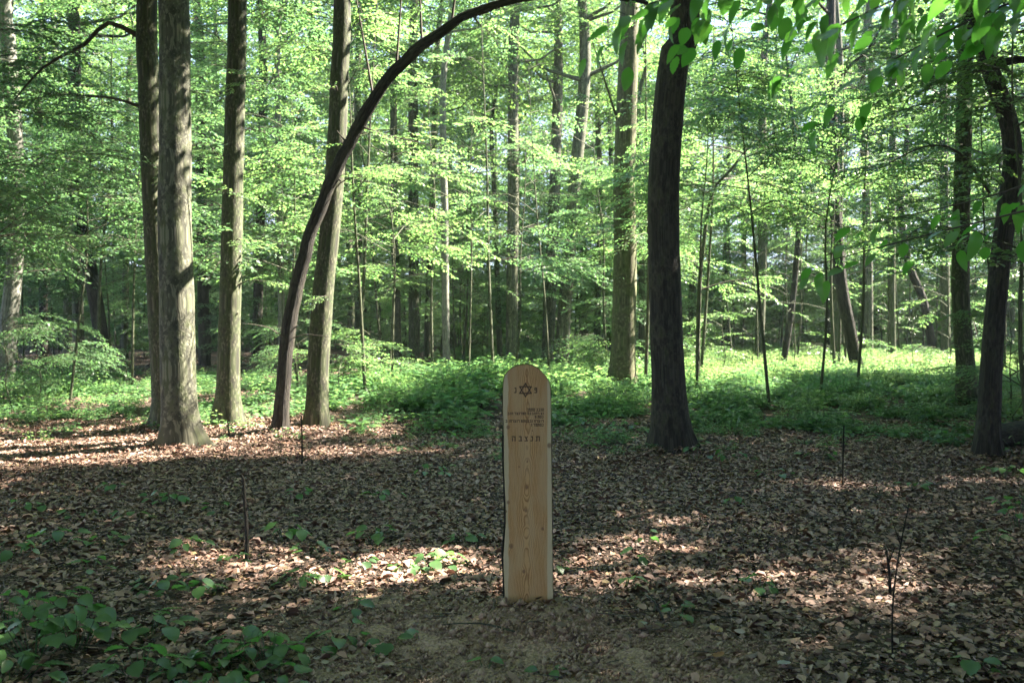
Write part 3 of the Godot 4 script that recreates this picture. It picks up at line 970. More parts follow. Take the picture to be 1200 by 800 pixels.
func _arched_tree():
	var r := RandomNumberGenerator.new()
	r.seed = 91
	var base := Vector3(-3.46, height(-3.46, -13.3), -13.3)
	var t := thing("arched_tree", "slender dark tree arching far over towards the marker", "tree", base)
	var pts := [Vector3(0, -0.12, 0)]
	for p in [[331, 470], [336, 400], [344, 350], [354, 308], [368, 260], [386, 218], [402, 182], [422, 146], [446, 105], [474, 72], [505, 45], [540, 22], [578, 6], [620, -4], [680, -10], [760, 4]]:
		var d := 13.3 - 0.0016 * maxf(0.0, p[0] - 400.0)
		pts.append(Vector3((p[0] - 600) / 1050.0 * d, 1.55 - (p[1] - 400) / 1050.0 * d, -d) - base)
	var path := smooth_path(pts, 0.2)
	var radii := []
	for k in path.size():
		var f := float(k) / (path.size() - 1)
		radii.append((lerpf(0.112, 0.078, minf(1.0, f * 1.6)) if f < 0.66 else lerpf(0.077, 0.026, (f - 0.66) / 0.34)) * (1.0 + 0.22 * maxf(0.0, noise.get_noise_1d(k * 0.9))))
	var g := Geo.new()
	for k in range(3, path.size()):
		path[k] += Vector3(noise.get_noise_1d(k * 0.35), noise.get_noise_1d(k * 0.35 + 50.0), 0.0) * 0.028
	g.tube(path, radii, 14, 2.0, 0.6, noise, 0.2, 0.6, 0.6)
	part("trunk", g.mesh(mats.furrowed), t)
	# upright shoots from the arch, and the leafy end
	var m := path.size()
	for q in [[0.47, -0.16, 0.2], [0.42, 0.14, -0.12], [0.74, 0.15, -0.22], [0.60, 0.12, 1.6], [0.66, -0.05, 1.2], [0.70, 0.2, 1.5], [0.55, -0.3, 1.8]]:
		var c: Vector3 = path[int(m * q[0])]
		part_branch(t, [c, c + Vector3(q[1] * 0.5, q[2] * 0.5, 0), c + Vector3(q[1], q[2], 0.1)], 0.022, sprays[1][1], r, 5, 0.6)
	for k in 7:
		var c: Vector3 = path[int(m * (0.8 + 0.028 * k))]
		part_branch(t, [c, c + Vector3(0.5, 0.2 + 0.3 * r.randf(), r.randf_range(-0.6, 0.6)), c + Vector3(1.3, r.randf_range(-0.1, 0.7), r.randf_range(-1.2, 1.2))], 0.02, sprays[1][k % 4], r, 4, 0.8)
	var c2: Vector3 = path[int(m * 0.5)]
	part_branch(t, [c2, c2 + Vector3(0.35, -0.15, 0.1), c2 + Vector3(1.1, -0.35, 0.2)], 0.016, sprays[1][2], r, 5, 0.7)
	var c3: Vector3 = path[int(m * 0.16)]
	part_branch(t, [c3, c3 + Vector3(-0.2, 0.2, 0.3), c3 + Vector3(-0.5, 0.25, 0.6)], 0.01, sprays[1][3], r, 3, 0.4)
	part_branch(t, [c3, c3 + Vector3(0.3, 0.1, 0.2), c3 + Vector3(0.7, 0.05, 0.3)], 0.01, sprays[1][0], r, 3, 0.45)


func sapling(called: String, label: String, group: String, x: float, z: float, tall: float, low: float, wide: float, n: int, pal: int, sd: int, size := 0.9) -> void:
	var r := RandomNumberGenerator.new()
	r.seed = sd
	var base := Vector3(x, height(x, z), z)
	var t := thing(called, label, "tree" if tall > 2.6 else "shrub", base, group)
	var path := [Vector3(0, -0.1, 0)]
	var lean := Vector3(r.randf_range(-0.08, 0.08), 0, r.randf_range(-0.08, 0.08))
	for k in range(1, 5):
		var f := k / 4.0
		path.append(lean * tall * f + Vector3(r.randf_range(-0.1, 0.1), tall * f, r.randf_range(-0.1, 0.1)))
	var axis := smooth_path(path, 0.6)
	var radii := []
	for k in axis.size():
		radii.append(lerpf(0.008 + tall * 0.0036, 0.004, float(k) / (axis.size() - 1)))
	var g := Geo.new()
	g.tube(axis, radii, 7, 1.0, 0.6)
	var places := []
	var tiers := maxi(5, int(n / 5.0))
	for k in tiers:
		var f := (k + r.randf()) / tiers
		var y := lerpf(low, tall, f)
		var c := on_axis(axis, y)
		var a := r.randf() * TAU
		var l := wide * r.randf_range(0.55, 1.0) * (1.0 - 0.55 * f)
		var e := c + Vector3(cos(a) * l, l * r.randf_range(0.05, 0.4), sin(a) * l)
		g.tube([c, c.lerp(e, 0.5) + Vector3(0, 0.08, 0), e], [0.012, 0.009, 0.004], 4)
		for w in 5:
			var u := 0.25 + 0.75 * w / 4.0
			var p := c.lerp(e, u)
			if not shaded(base + p) and r.randf() < 0.93:
				continue
			places.append(spray_at(p, PI / 2 - a + r.randf_range(-1.0, 1.0), r.randf_range(-0.12, 0.35), r.randf_range(-0.25, 0.25), size * r.randf_range(0.65, 1.1)))
	part("trunk", g.mesh(mats.mossy), t)
	if places.size():
		scatter("crown", sprays[pal][sd % 4], places, t).set_meta("kind", "stuff")


func _saplings():
	var r := RandomNumberGenerator.new()
	r.seed = 303
	# the forked sapling in the bright gap
	var t := thing("forked_sapling", "thin forked sapling in the bright gap beside the thick furrowed trunk", "tree", Vector3(4.25, height(4.25, -20.5), -20.5))
	var g := Geo.new()
	var stem := smooth_path([Vector3(0, -0.1, 0), Vector3(0.02, 1.6, 0), Vector3(0.1, 2.9, 0), Vector3(0.33, 4.35, 0), Vector3(0.75, 4.9, 0), Vector3(1.35, 5.7, 0.1), Vector3(1.7, 6.6, 0.1)], 0.3)
	var rad := []
	for k in stem.size():
		rad.append(lerpf(0.06, 0.02, float(k) / (stem.size() - 1)))
	g.tube(stem, rad, 8, 1.0, 0.6)
	part("trunk", g.mesh(mats.mossy), t)
	for k in 10:
		var c: Vector3 = stem[int(stem.size() * (0.3 + 0.068 * k))]
		var a := k * 2.3
		part_branch(t, [c, c + Vector3(cos(a) * 0.6, 0.2, sin(a) * 0.5), c + Vector3(cos(a) * 1.5, 0.3, sin(a) * 1.2)], 0.02, sprays[1][k % 4], r, 5, 0.8)
	# leafy understorey
	var ga := "leafy young trees of the understorey"
	var n := 0
	var tries := 0
	var spots := []
	while n < 175 and tries < 5000:
		tries += 1
		var d := r.randf_range(16.0, 46.0)
		var x := r.randf_range(-0.68, 0.68) * d
		var px := x / d * 1050.0 + 600.0
		if d < 26.0 and px > 840.0 and px < 1110.0 and d > 19.0 and r.randf() < 0.75:
			continue
		if d < 19.0 and (px > 560.0 and px < 700.0):
			continue
		var ok := true
		for s in spots:
			if Vector2(x, d).distance_to(s) < 1.35:
				ok = false
		if not ok:
			continue
		spots.append(Vector2(x, d))
		var tall := r.randf_range(5.0, 11.0) if d > 20.0 else r.randf_range(5.0, 8.0)
		var left := px < 330.0
		var low := r.randf_range(2.0, 3.6) if d < 24.0 else r.randf_range(0.3, 2.4)
		sapling("young_tree", "%s young tree with %s leaves %s" % ["tall" if tall > 8.0 else "low", "shade toned green" if left or px > 560.0 and px < 720.0 else "sun toned green", beside(x, -d)], ga, x, -d, tall, low, r.randf_range(1.4, 2.3), int(r.randf_range(60, 95)), 2 if left else (2 if px > 560.0 and px < 720.0 and r.randf() < 0.7 else 1), 900 + n)
		n += 1
	sapling("young_tree", "young tree reaching leafy twigs across the crooked tree", ga, 5.5, -9.4, 5.8, 2.1, 1.7, 70, 0, 1301, 0.8)
	sapling("young_tree", "young tree whose leaves hang before the slender dark trunk", ga, 7.6, -13.2, 7.5, 3.0, 2.2, 90, 1, 1302, 0.9)
	sapling("young_tree", "young tree with shade toned leaves beside the flared and straight trunks", ga, -7.9, -13.5, 7.5, 2.6, 2.2, 90, 2, 1303, 0.9)
	# low bushes
	var gb := "low leafy bushes among the trunks"
	for b in [[45.0, 17.5, 1.5], [15.0, 16.5, 1.7], [75.0, 19.0, 1.3], [145.0, 20.5, 1.2], [395.0, 17.0, 1.0], [430.0, 19.0, 1.1], [845.0, 23.0, 2.0], [880.0, 24.0, 2.2], [930.0, 25.5, 2.0], [1070.0, 25.0, 2.0], [1110.0, 23.5, 1.9], [1040.0, 28.0, 2.0], [705.0, 21.5, 1.0], [1190.0, 13.5, 1.2], [1185.0, 15.0, 1.8], [280.0, 24.0, 1.4], [345.0, 22.0, 1.4], [565.0, 30.0, 2.0], [640.0, 32.0, 2.0], [800.0, 27.0, 1.8], [980.0, 31.0, 1.8]]:
		var x: float = (b[0] - 600.0) / 1050.0 * b[1]
		sapling("leafy_bush", "low bush of %s leaves %s" % ["broad shade toned green" if b[0] <= 380.0 else "sun toned pale green", beside(x, -b[1])], gb, x, -b[1], b[2], 0.25, 0.9, 24, 1 if b[0] > 380.0 else 2, 1400 + int(b[0]), 0.6)


func beside(x: float, z: float) -> String:
	var marks := [[-4.5, -12.2, "the thick flared trunk"], [-3.46, -13.3, "the arched tree"], [2.15, -12.0, "the thick furrowed trunk"], [2.46, -20.0, "the olive trunk"], [6.0, -11.3, "the crooked tree"], [-11.3, -20.0, "the pale curving trunk"], [9.5, -25.0, "the sunlit clearing"], [-1.85, -25.0, "the pale slender trunk"], [-11.8, -26.0, "the steeply leaning trunk"], [0.0, -27.0, "the straight trunk behind the marker"], [4.25, -20.5, "the forked sapling"], [1.3, -28.5, "the pair of grey trunks"]]
	var best := 1e9
	var out := ""
	for m in marks:
		var d := Vector2(x - m[0], (z - m[1]) * 0.6).length()
		if d < best:
			best = d
			out = ("well behind " if m[1] - z > 8.0 else ("behind " if m[1] - z > 2.0 else "close by ")) + m[2]
	return out


func _canopy():
	# tall trees whose crowns close the wood overhead and beside the view; only those in the deep wood stand inside it
	var r := RandomNumberGenerator.new()
	r.seed = 808
	var spots := []
	for s in TREES:
		spots.append(Vector2(s[3][0].x, s[3][0].z))
	var n := 0
	var tries := 0
	while tries < 5000 and n < 190:
		tries += 1
		var x := r.randf_range(-24.0, 32.0)
		var z := r.randf_range(-58.0, 14.0)
		var d := -z
		if d > -1.0 and d < 36.0 and absf(x) < 0.62 * maxf(d, 0.0) + 2.2:
			continue
		if Vector2(x, z).length() < 3.5:
			continue
		var ok := true
		for s in spots:
			if Vector2(x, z).distance_to(s) < (3.3 if z > -20.0 and x > -6.0 else 4.4):
				ok = false
				break
		if not ok:
			continue
		spots.append(Vector2(x, z))
		n += 1
		_tall_tree(x, z, r, 3000 + n)


	# unseen young trees added behind the viewer to block low sky light
	for k in 20:
		var a := PI * (0.02 + 0.96 * (k + r.randf()) / 20.0)
		var far := r.randf_range(8.0, 15.0)
		sapling("young_tree", "leafy young tree added unseen behind the viewer to block light from the marker", "added trees blocking light behind the viewer", cos(a) * far, sin(a) * far + 2.0, r.randf_range(6.0, 9.0), 0.7, 2.3, 95, 2, 5000 + k, 1.1)


func _tall_tree(x: float, z: float, r: RandomNumberGenerator, sd: int) -> void:
	var q := RandomNumberGenerator.new()
	q.seed = sd
	var base := Vector3(x, height(x, z), z)
	var tall := q.randf_range(15.0, 20.0)
	var inside := -z > 36.0
	var t := thing("tall_tree", "tall slim trunk deep in the wood %s" % beside(x, z) if inside else "tall tree closing the canopy beside the clearing", "tree", base, "tall trees deep in the wood" if inside else "tall trees round the clearing")
	var lean := Vector3(q.randf_range(-0.8, 0.8), 0, q.randf_range(-0.8, 0.8))
	var axis := smooth_path([Vector3(0, -0.1, 0), Vector3(0, tall * 0.25, 0) + lean * 0.2, Vector3(0, tall * 0.6, 0) + lean * 0.8, Vector3(0, tall, 0) + lean], 1.0)
	var radii := []
	var w := q.randf_range(0.14, 0.26)
	for k in axis.size():
		radii.append(lerpf(w, 0.03, float(k) / (axis.size() - 1)))
	var g := Geo.new()
	g.tube(axis, radii, 9, 2.0, 0.5, noise, 0.1, 0.2, sd * 0.3)
	add_limbs(g, q, axis, 3.4, 7.0, tall, 9, w * 0.8)
	part("trunk", g.mesh(mats[["mossy", "smooth", "furrowed"][sd % 3]]), t)
	var places := crown_places(q, base, axis, q.randf_range(3.2, 4.2) * (1.25 if z > -20.0 else 1.0), q.randf_range(6.0, 8.0) if z > -20.0 else q.randf_range(4.5, 7.0), tall + 0.5, 270 if z > -20.0 else 120, 1.2)
	if places.size():
		scatter("crown", sprays[3][sd % 4], places, t).set_meta("kind", "stuff")


func _far_wood():
	var r := RandomNumberGenerator.new()
	r.seed = 55
	var root := Node3D.new()
	root.name = "far_foliage"
	add_child(root)
	root.set_meta("kind", "stuff")
	root.set_meta("label", "mass of far green foliage closing off the view between the trunks")
	root.set_meta("category", "foliage")
	var places := [[], [], []]
	for q in 21000:
		var d := r.randf_range(44.0, 95.0)
		var x := r.randf_range(-0.75, 0.75) * d
		var y := r.randf_range(0.0, 1.0)
		y = lerpf(0.3, 24.0, y) if q < 15000 else lerpf(0.1, 5.0, y)
		if q < 15000 and noise.get_noise_3d(x * 0.16, y * 0.25, d * 0.16) < (-0.1 if y < 9.0 else 0.02):
			continue
		var p := Vector3(x, height(x, -d) + y, -d)
		places[0 if r.randf() < 0.5 else (1 if r.randf() < 0.5 else 2)].append(spray_at(p, r.randf() * TAU, r.randf_range(-0.2, 0.4), r.randf_range(-0.3, 0.3), r.randf_range(1.4, 2.2)))
	for k in 3:
		scatter("foliage", sprays[k if k else 3][k], places[k], root).set_meta("kind", "stuff")


# ---------------------------------------------------------------- the wooden marker
func stroke(im: Image, a: Vector2, b: Vector2, w: float, c: Color) -> void:
	a *= 0.625
	b *= 0.625
	w *= 0.625
	var x0 := int(minf(a.x, b.x) - w - 1)
	var x1 := int(maxf(a.x, b.x) + w + 2)
	var y0 := int(minf(a.y, b.y) - w - 1)
	var y1 := int(maxf(a.y, b.y) + w + 2)
	for y in range(maxi(0, y0), mini(im.get_height(), y1)):
		for x in range(maxi(0, x0), mini(im.get_width(), x1)):
			var p := Vector2(x + 0.5, y + 0.5)
			var d := p.distance_to(Geometry2D.get_closest_point_to_segment(p, a, b))
			var k := clampf(w * 0.5 + 0.7 - d, 0.0, 1.0)
			if k > 0.0:
				im.set_pixel(x, y, im.get_pixel(x, y).lerp(c, k * 0.9))


func glyph(im: Image, which: String, x: float, y: float, w: float, h: float, thick: float, c: Color) -> void:
	var shapes := {
		"tav": [[0.1, 0.05, 0.85, 0.05], [0.85, 0.05, 0.85, 1.0], [0.25, 0.05, 0.25, 0.9], [0.25, 0.95, 0.02, 1.0]],
		"nun": [[0.3, 0.05, 0.65, 0.05], [0.65, 0.05, 0.65, 0.95], [0.15, 0.97, 0.65, 0.97]],
		"tsadi": [[0.15, 0.05, 0.8, 0.95], [0.8, 0.05, 0.5, 0.5], [0.1, 0.97, 0.85, 0.97]],
		"bet": [[0.15, 0.05, 0.7, 0.05], [0.7, 0.05, 0.7, 0.95], [0.08, 0.97, 0.92, 0.97]],
		"he": [[0.1, 0.05, 0.85, 0.05], [0.85, 0.05, 0.85, 1.0], [0.22, 0.4, 0.22, 1.0]],
		"pe": [[0.2, 0.05, 0.8, 0.05], [0.8, 0.05, 0.8, 0.97], [0.15, 0.97, 0.8, 0.97], [0.2, 0.05, 0.2, 0.45], [0.2, 0.45, 0.45, 0.45]],
		"resh": [[0.1, 0.05, 0.8, 0.05], [0.8, 0.05, 0.8, 1.0]],
		"vav": [[0.4, 0.05, 0.6, 0.05], [0.6, 0.05, 0.6, 1.0]],
		"mem": [[0.15, 0.05, 0.85, 0.05], [0.85, 0.05, 0.85, 0.97], [0.2, 0.97, 0.85, 0.97], [0.2, 0.05, 0.2, 0.97]],
	}
	for s in shapes[which]:
		stroke(im, Vector2(x + s[0] * w, y + s[1] * h), Vector2(x + s[2] * w, y + s[3] * h), thick, c)


func _wood_texture() -> Image:
	# 320 x 1500, 0.9 mm a pixel: heartwood between pale sapwood edges, grain, knots and the burnt inscription
	var w := 320
	var h := 1500
	var im := Image.create(w, h, false, Image.FORMAT_RGB8)
	var n1 := FastNoiseLite.new()
	n1.seed = 12
	n1.frequency = 1.0
	n1.fractal_octaves = 3
	var knots := [[466.0, 800.0, 22.0], [60.0, 620.0, 18.0], [62.0, 1360.0, 16.0], [90.0, 1790.0, 22.0], [40.0, 1450.0, 12.0], [400.0, 1620.0, 14.0], [250.0, 960.0, 9.0], [235.0, 1440.0, 15.0], [215.0, 2040.0, 17.0], [170.0, 1010.0, 8.0], [245.0, 1210.0, 12.0]]
	for py in h:
		var y := py * 1.6
		var fy := py / float(h)
		var near := []
		for k in knots:
			if absf(y - k[1]) < k[2] * 8.0:
				near.append(k)
		var depth := 46.0 + 38.0 * n1.get_noise_2d(3.0, fy * 5.0)
		var cx := 245.0 + 26.0 * n1.get_noise_2d(9.0, fy * 2.2)
		var le := 58.0 + 16.0 * n1.get_noise_2d(1.0, fy * 6.0) + 12.0 * fy
		var ri := 448.0 + 7.0 * n1.get_noise_2d(20.0, fy * 4.0) - 6.0 * fy
		for px in w:
			var x := px * 1.6
			var dx := x - cx
			var warp := 5.0 * n1.get_noise_2d(x * 0.012, fy * 14.0)
			for k in near:
				var ky: float = (y - k[1]) / 2.6
				var kd: float = sqrt((x - k[0]) * (x - k[0]) + ky * ky)
				if kd < k[2] * 3.0:
					warp += k[2] * 0.9 * exp(-kd * kd / (k[2] * k[2]))
			var ring := sqrt(dx * dx + depth * depth) + warp
			var f := fposmod(ring / 13.0, 1.0)
			var line := smoothstep(0.35, 0.92, f) * (1.0 - smoothstep(0.93, 1.0, f))
			var fibre := n1.get_noise_2d(x * 0.35, y * 0.006)
			var tone := n1.get_noise_2d(x * 0.006 + 40.0, fy * 3.0)
			var heart := Color(0.62, 0.375, 0.155).lerp(Color(0.27, 0.12, 0.036), clampf(line * 0.85 + 0.35 * fibre, 0.0, 1.0))
			heart = heart.lerp(Color(0.58, 0.41, 0.22), clampf(0.2 + tone * 0.9, 0.0, 0.5))
			var sap := Color(0.64, 0.53, 0.33).lerp(Color(0.53, 0.42, 0.24), clampf(line * 0.35 + 0.25 * fibre, 0.0, 1.0))
			var edge := maxf(1.0 - smoothstep(le - 7.0, le + 3.0, x), smoothstep(ri - 3.0, ri + 6.0, x))
			var c := heart.lerp(sap, edge)
			for k in near:
				var ky2: float = (y - k[1]) / 1.25
				var kd2: float = sqrt((x - k[0]) * (x - k[0]) + ky2 * ky2) / k[2]
				if kd2 < 1.3:
					c = c.lerp(Color(0.20, 0.10, 0.05), (1.0 - smoothstep(0.55, 1.3, kd2)) * 0.75)
			var splash := n1.get_noise_2d(x * 0.06, y * 0.06) + (fy - 0.965) * 22.0
			if fy > 0.93 and splash > 0.25:
				c = c.lerp(Color(0.17, 0.14, 0.11), clampf((splash - 0.25) * 2.5, 0.0, 0.7))
			im.set_pixel(px, py, c.linear_to_srgb())
	var burn := Color(0.075, 0.04, 0.018).linear_to_srgb()
	var to_x := func(px: float) -> float: return 256.0 + (px - 618.5) * 8.45
	var to_y := func(py: float) -> float: return (py - 427.0) * 8.45
	# six-pointed star of two outlined triangles
	var c0 := Vector2(to_x.call(615.7), to_y.call(457.2))
	for k in 2:
		for e in 3:
			var a0 := -PI / 2 + k * PI + e * TAU / 3.0
			stroke(im, c0 + Vector2(cos(a0), sin(a0)) * 66.0, c0 + Vector2(cos(a0 + TAU / 3.0), sin(a0 + TAU / 3.0)) * 64.0, 12.0, burn)
	glyph(im, "pe", to_x.call(626.0), to_y.call(454.6), 28.0, 48.0, 10.0, burn)
	glyph(im, "nun", to_x.call(602.3), to_y.call(454.6), 30.0, 48.0, 9.0, burn)
	var row := ["he", "bet", "tsadi", "nun", "tav"]
	var ats := [599.6, 607.8, 614.6, 621.2, 627.8]
	for k in 5:
		glyph(im, row[k], to_x.call(ats[k]), to_y.call(511.2), 40.0 if k in [0, 4] else 34.0, 44.0, 10.0, burn)
	stroke(im, Vector2(to_x.call(623.6), to_y.call(504.2)), Vector2(to_x.call(624.0), to_y.call(504.8)), 7.0, burn)
	# the five small lines, too small to read: dense rows of square letters
	var keys := ["resh", "he", "vav", "bet", "nun", "mem", "tav", "pe", "resh", "vav", "tsadi"]
	var rows := [[617.5, 637.5, 478.6, 3.1], [596.0, 637.5, 483.4, 2.4], [628.0, 637.5, 487.2, 2.6], [594.6, 637.5, 492.2, 2.4], [623.5, 637.5, 496.4, 2.8]]
	var kk := 0
	for q in rows:
		var x: float = q[1]
		while x > q[0]:
			kk += 1
			var gw := 2.1 if keys[kk % 11] != "vav" else 1.2
			if kk % 6 == 5:
				x -= 0.9
			x -= gw + 0.45
			glyph(im, keys[kk % 11], to_x.call(x), to_y.call(q[2]), gw * 8.45, q[3] * 8.45, 6.0, burn)
	return im


func _marker():
	var base := Vector3(0.0913, height(0.0913, -5.18), -5.18)
	var t := thing("wooden_marker", "upright wooden grave marker with rounded top, burnt star and inscription", "grave marker", base)
	var s := 5.18 / 1050.0
	var left := [[591.0, 716.0], [590.6, 690.0], [589.6, 668.0], [589.0, 652.0], [590.6, 632.0], [592.0, 612.0], [591.8, 590.0], [590.6, 565.0], [589.8, 540.0], [589.6, 510.0], [589.4, 495.0], [588.6, 480.0], [588.8, 460.0], [589.4, 447.0], [591.4, 440.0], [595.0, 435.0], [600.0, 431.0], [606.0, 428.2], [612.0, 427.1]]
	var right := [[618.0, 427.0], [624.0, 428.0], [630.0, 431.0], [635.0, 435.5], [640.0, 441.5], [644.0, 448.0], [645.6, 456.0], [646.2, 490.0], [646.8, 540.0], [647.4, 600.0], [648.0, 660.0], [648.4, 716.0]]
	var ring := PackedVector2Array()
	for p in left + right:
		ring.append(Vector2((p[0] - 618.5) * s, (709.0 - p[1]) * s))
	# front and back faces pulled in a little, joined by a chamfer and the sides
	var m := ring.size()
	var mid := Vector2(0, 0.7)
	var inner := PackedVector2Array()
	for k in m:
		var d := (ring[(k + 1) % m] - ring[(k + m - 1) % m]).normalized()
		inner.append(ring[k] + Vector2(d.y, -d.x) * 0.004)
	var th := 0.03
	var face := Geo.new()
	var idx := Geometry2D.triangulate_polygon(inner)
	for q in 2:
		var k0 := face.v.size()
		var z := th if q == 0 else -th
		for p in inner:
			face.v.append(Vector3(p.x, p.y, z))
			face.n.append(Vector3(0, 0, 1 if q == 0 else -1))
			face.t.append(Vector2(0.5 + p.x / s * 8.45 / 512.0, ((709.0 - 427.0) - p.y / s) * 8.45 / 2400.0))
		for k in range(0, idx.size(), 3):
			if q == 0:
				face.tri(k0 + idx[k], k0 + idx[k + 2], k0 + idx[k + 1])
			else:
				face.tri(k0 + idx[k], k0 + idx[k + 1], k0 + idx[k + 2])
	var wood := plain(Color.WHITE, 0.6)
	wood.albedo_texture = ImageTexture.create_from_image(_wood_texture())
	part("board", face.mesh(wood), t)
	var bev := Geo.new()
	var barkside := Geo.new()
	var sapm := plain(lin(0.56, 0.46, 0.28), 0.7)
	for k in m - 1:
		var a := ring[k]
		var b := ring[k + 1]
		var nn := Vector3(-(b - a).normalized().y, (b - a).normalized().x, 0)
		var g: Geo = barkside if k < 9 else bev
		var quads := [
			[Vector3(inner[k].x, inner[k].y, th), Vector3(inner[k + 1].x, inner[k + 1].y, th), Vector3(b.x, b.y, th - 0.004), Vector3(a.x, a.y, th - 0.004), (nn + Vector3(0, 0, 1)).normalized()],
			[Vector3(a.x, a.y, th - 0.004), Vector3(b.x, b.y, th - 0.004), Vector3(b.x, b.y, -th + 0.004), Vector3(a.x, a.y, -th + 0.004), nn],
			[Vector3(a.x, a.y, -th + 0.004), Vector3(b.x, b.y, -th + 0.004), Vector3(inner[k + 1].x, inner[k + 1].y, -th), Vector3(inner[k].x, inner[k].y, -th), (nn - Vector3(0, 0, 1)).normalized()],
		]
		for w in quads:
			var k0 := g.v.size()
			for e in 4:
				g.v.append(w[e])
				g.n.append(w[4])
			g.tri(k0, k0 + 1, k0 + 2)
			g.tri(k0, k0 + 2, k0 + 3)
	part("rounded_edge", bev.mesh(sapm), t)
	var dark := plain(lin(0.07, 0.05, 0.035), 0.9)
	# strip of bark left on the live edge, uneven in thickness
	var r := RandomNumberGenerator.new()
	r.seed = 5
	var live := Geo.new()
	var pts := []
	var rad := []
	for k in 11:
		pts.append(Vector3(ring[k].x + 0.002, ring[k].y, -0.012))
		rad.append(r.randf_range(0.006, 0.011) if k < 10 else 0.002)
	live.tube(smooth_path(pts, 0.03), _spread(rad, smooth_path(pts, 0.03).size()), 8, 1.0, 3.0, noise, 0.3)
	part("bark_edge", live.mesh(mats.furrowed), t)
	part("live_edge", barkside.mesh(dark), t)


func _spread(a: Array, n: int) -> Array:
	var out := []
	for k in n:
		var f := float(k) / (n - 1) * (a.size() - 1)
		var i := mini(int(f), a.size() - 2)
		out.append(lerpf(a[i], a[i + 1], f - i))
	return out


# ---------------------------------------------------------------- sticks, small plants, near leaves
func _stick(called: String, label: String, pts: Array, r0: float, r1: float, stubs: Array) -> void:
	var base: Vector3 = pts[0]
	base.y = height(base.x, base.z)
	var t := thing(called, label, "stick", base)
	var rel := [Vector3(0, -0.06, 0)]
	for k in range(1, pts.size()):
		rel.append(pts[k])
	var path := smooth_path(rel, 0.06)
	var radii := []
	for k in path.size():
		radii.append(lerpf(r0, r1, float(k) / (path.size() - 1)))
	var g := Geo.new()
	g.tube(path, radii, 8, 1.0, 1.5, noise, 0.25)
	part("stem", g.mesh(mats.furrowed), t)
	for s in stubs:
		var c := on_axis(path, s[0])
		var sg := Geo.new()
		sg.tube([c, c + s[1] * 0.5, c + s[1]], [r1 * 0.8, r1 * 0.7, r1 * 0.4], 6)
		part("twig", sg.mesh(mats.furrowed), t)


func _stakes():
	_stick("dead_stem", "thin black dead stem with a knobbly tip among the litter plants", [Vector3(-1.9, 0, -6.4), Vector3(0.004, 0.2, 0), Vector3(-0.012, 0.42, 0), Vector3(-0.02, 0.585, 0.0), Vector3(-0.035, 0.615, 0)], 0.014, 0.009, [[0.36, Vector3(0.02, 0.03, 0.02)], [0.56, Vector3(-0.03, 0.02, 0)]])
	_stick("dead_stem", "thin dead stem before the foot of the upright trunk by the arch", [Vector3(-2.58, 0, -11.0), Vector3(0.0, 0.3, 0), Vector3(-0.01, 0.62, 0)], 0.012, 0.007, [[0.4, Vector3(0.03, 0.05, 0)]])
	_stick("dead_stem", "thin upright dead stem alone on the litter beyond the furrowed trunk", [Vector3(3.55, 0, -9.6), Vector3(0.0, 0.3, 0), Vector3(0.01, 0.66, 0)], 0.011, 0.006, [[0.45, Vector3(0.02, 0.05, 0)]])
	_stick("dead_stem", "pale thin stem between the half sunlit trunk and the flared tree", [Vector3(-4.1, 0, -13.0), Vector3(-0.03, 0.25, 0), Vector3(-0.06, 0.45, 0)], 0.012, 0.008, [])
	_stick("leaning_pole", "dark broken stem leaning away from the crooked tree", [Vector3(7.15, 0, -11.9), Vector3(-0.12, 0.5, 0), Vector3(-0.25, 1.05, 0), Vector3(-0.30, 1.25, 0), Vector3(-0.40, 1.28, 0)], 0.05, 0.035, [])
	_stick("bare_seedling", "bare forked seedling twig rising from dark litter", [Vector3(1.85, 0, -4.35), Vector3(0.0, 0.25, 0), Vector3(0.03, 0.5, 0.0), Vector3(0.08, 0.75, 0)], 0.005, 0.0025, [[0.3, Vector3(-0.06, 0.18, 0)], [0.45, Vector3(0.08, 0.16, 0.02)], [0.55, Vector3(-0.05, 0.14, 0)]])
	_stick("bare_seedling", "short bare black twig standing in dark litter beside the forked seedling", [Vector3(2.3, 0, -5.45), Vector3(0.0, 0.12, 0), Vector3(-0.02, 0.28, 0)], 0.011, 0.006, [[0.2, Vector3(0.04, 0.1, 0)]])
	# fallen branch in the undergrowth behind the marker, and a dark log by the crooked tree
	var t := thing("fallen_branch", "short dark fallen branch lying in the undergrowth behind the marker", "branch", Vector3(0.3, height(0.3, -16.0) + 0.42, -16.0))
	var g := Geo.new()
	g.tube(smooth_path([Vector3(-0.3, -0.02, 0), Vector3(0.0, 0.02, 0), Vector3(0.28, -0.02, 0.05)], 0.1), _spread([0.02, 0.018, 0.012], smooth_path([Vector3(-0.3, -0.02, 0), Vector3(0.0, 0.02, 0), Vector3(0.28, -0.02, 0.05)], 0.1).size()), 7, 1.0, 1.0)
	part("wood", g.mesh(mats.furrowed), t)
	t = thing("rotting_log", "dark rotting log lying behind the foot of the crooked tree", "log", Vector3(6.9, height(6.9, -12.3) + 0.14, -12.3))
	var lg := Geo.new()
	var lp := smooth_path([Vector3(-0.55, 0, 0.2), Vector3(0.0, 0.03, 0), Vector3(1.4, 0.0, -0.3)], 0.15)
	lg.tube(lp, _spread([0.12, 0.19, 0.17, 0.15], lp.size()), 12, 2.0, 0.8, noise, 0.3)
	part("wood", lg.mesh(mats.furrowed), t)


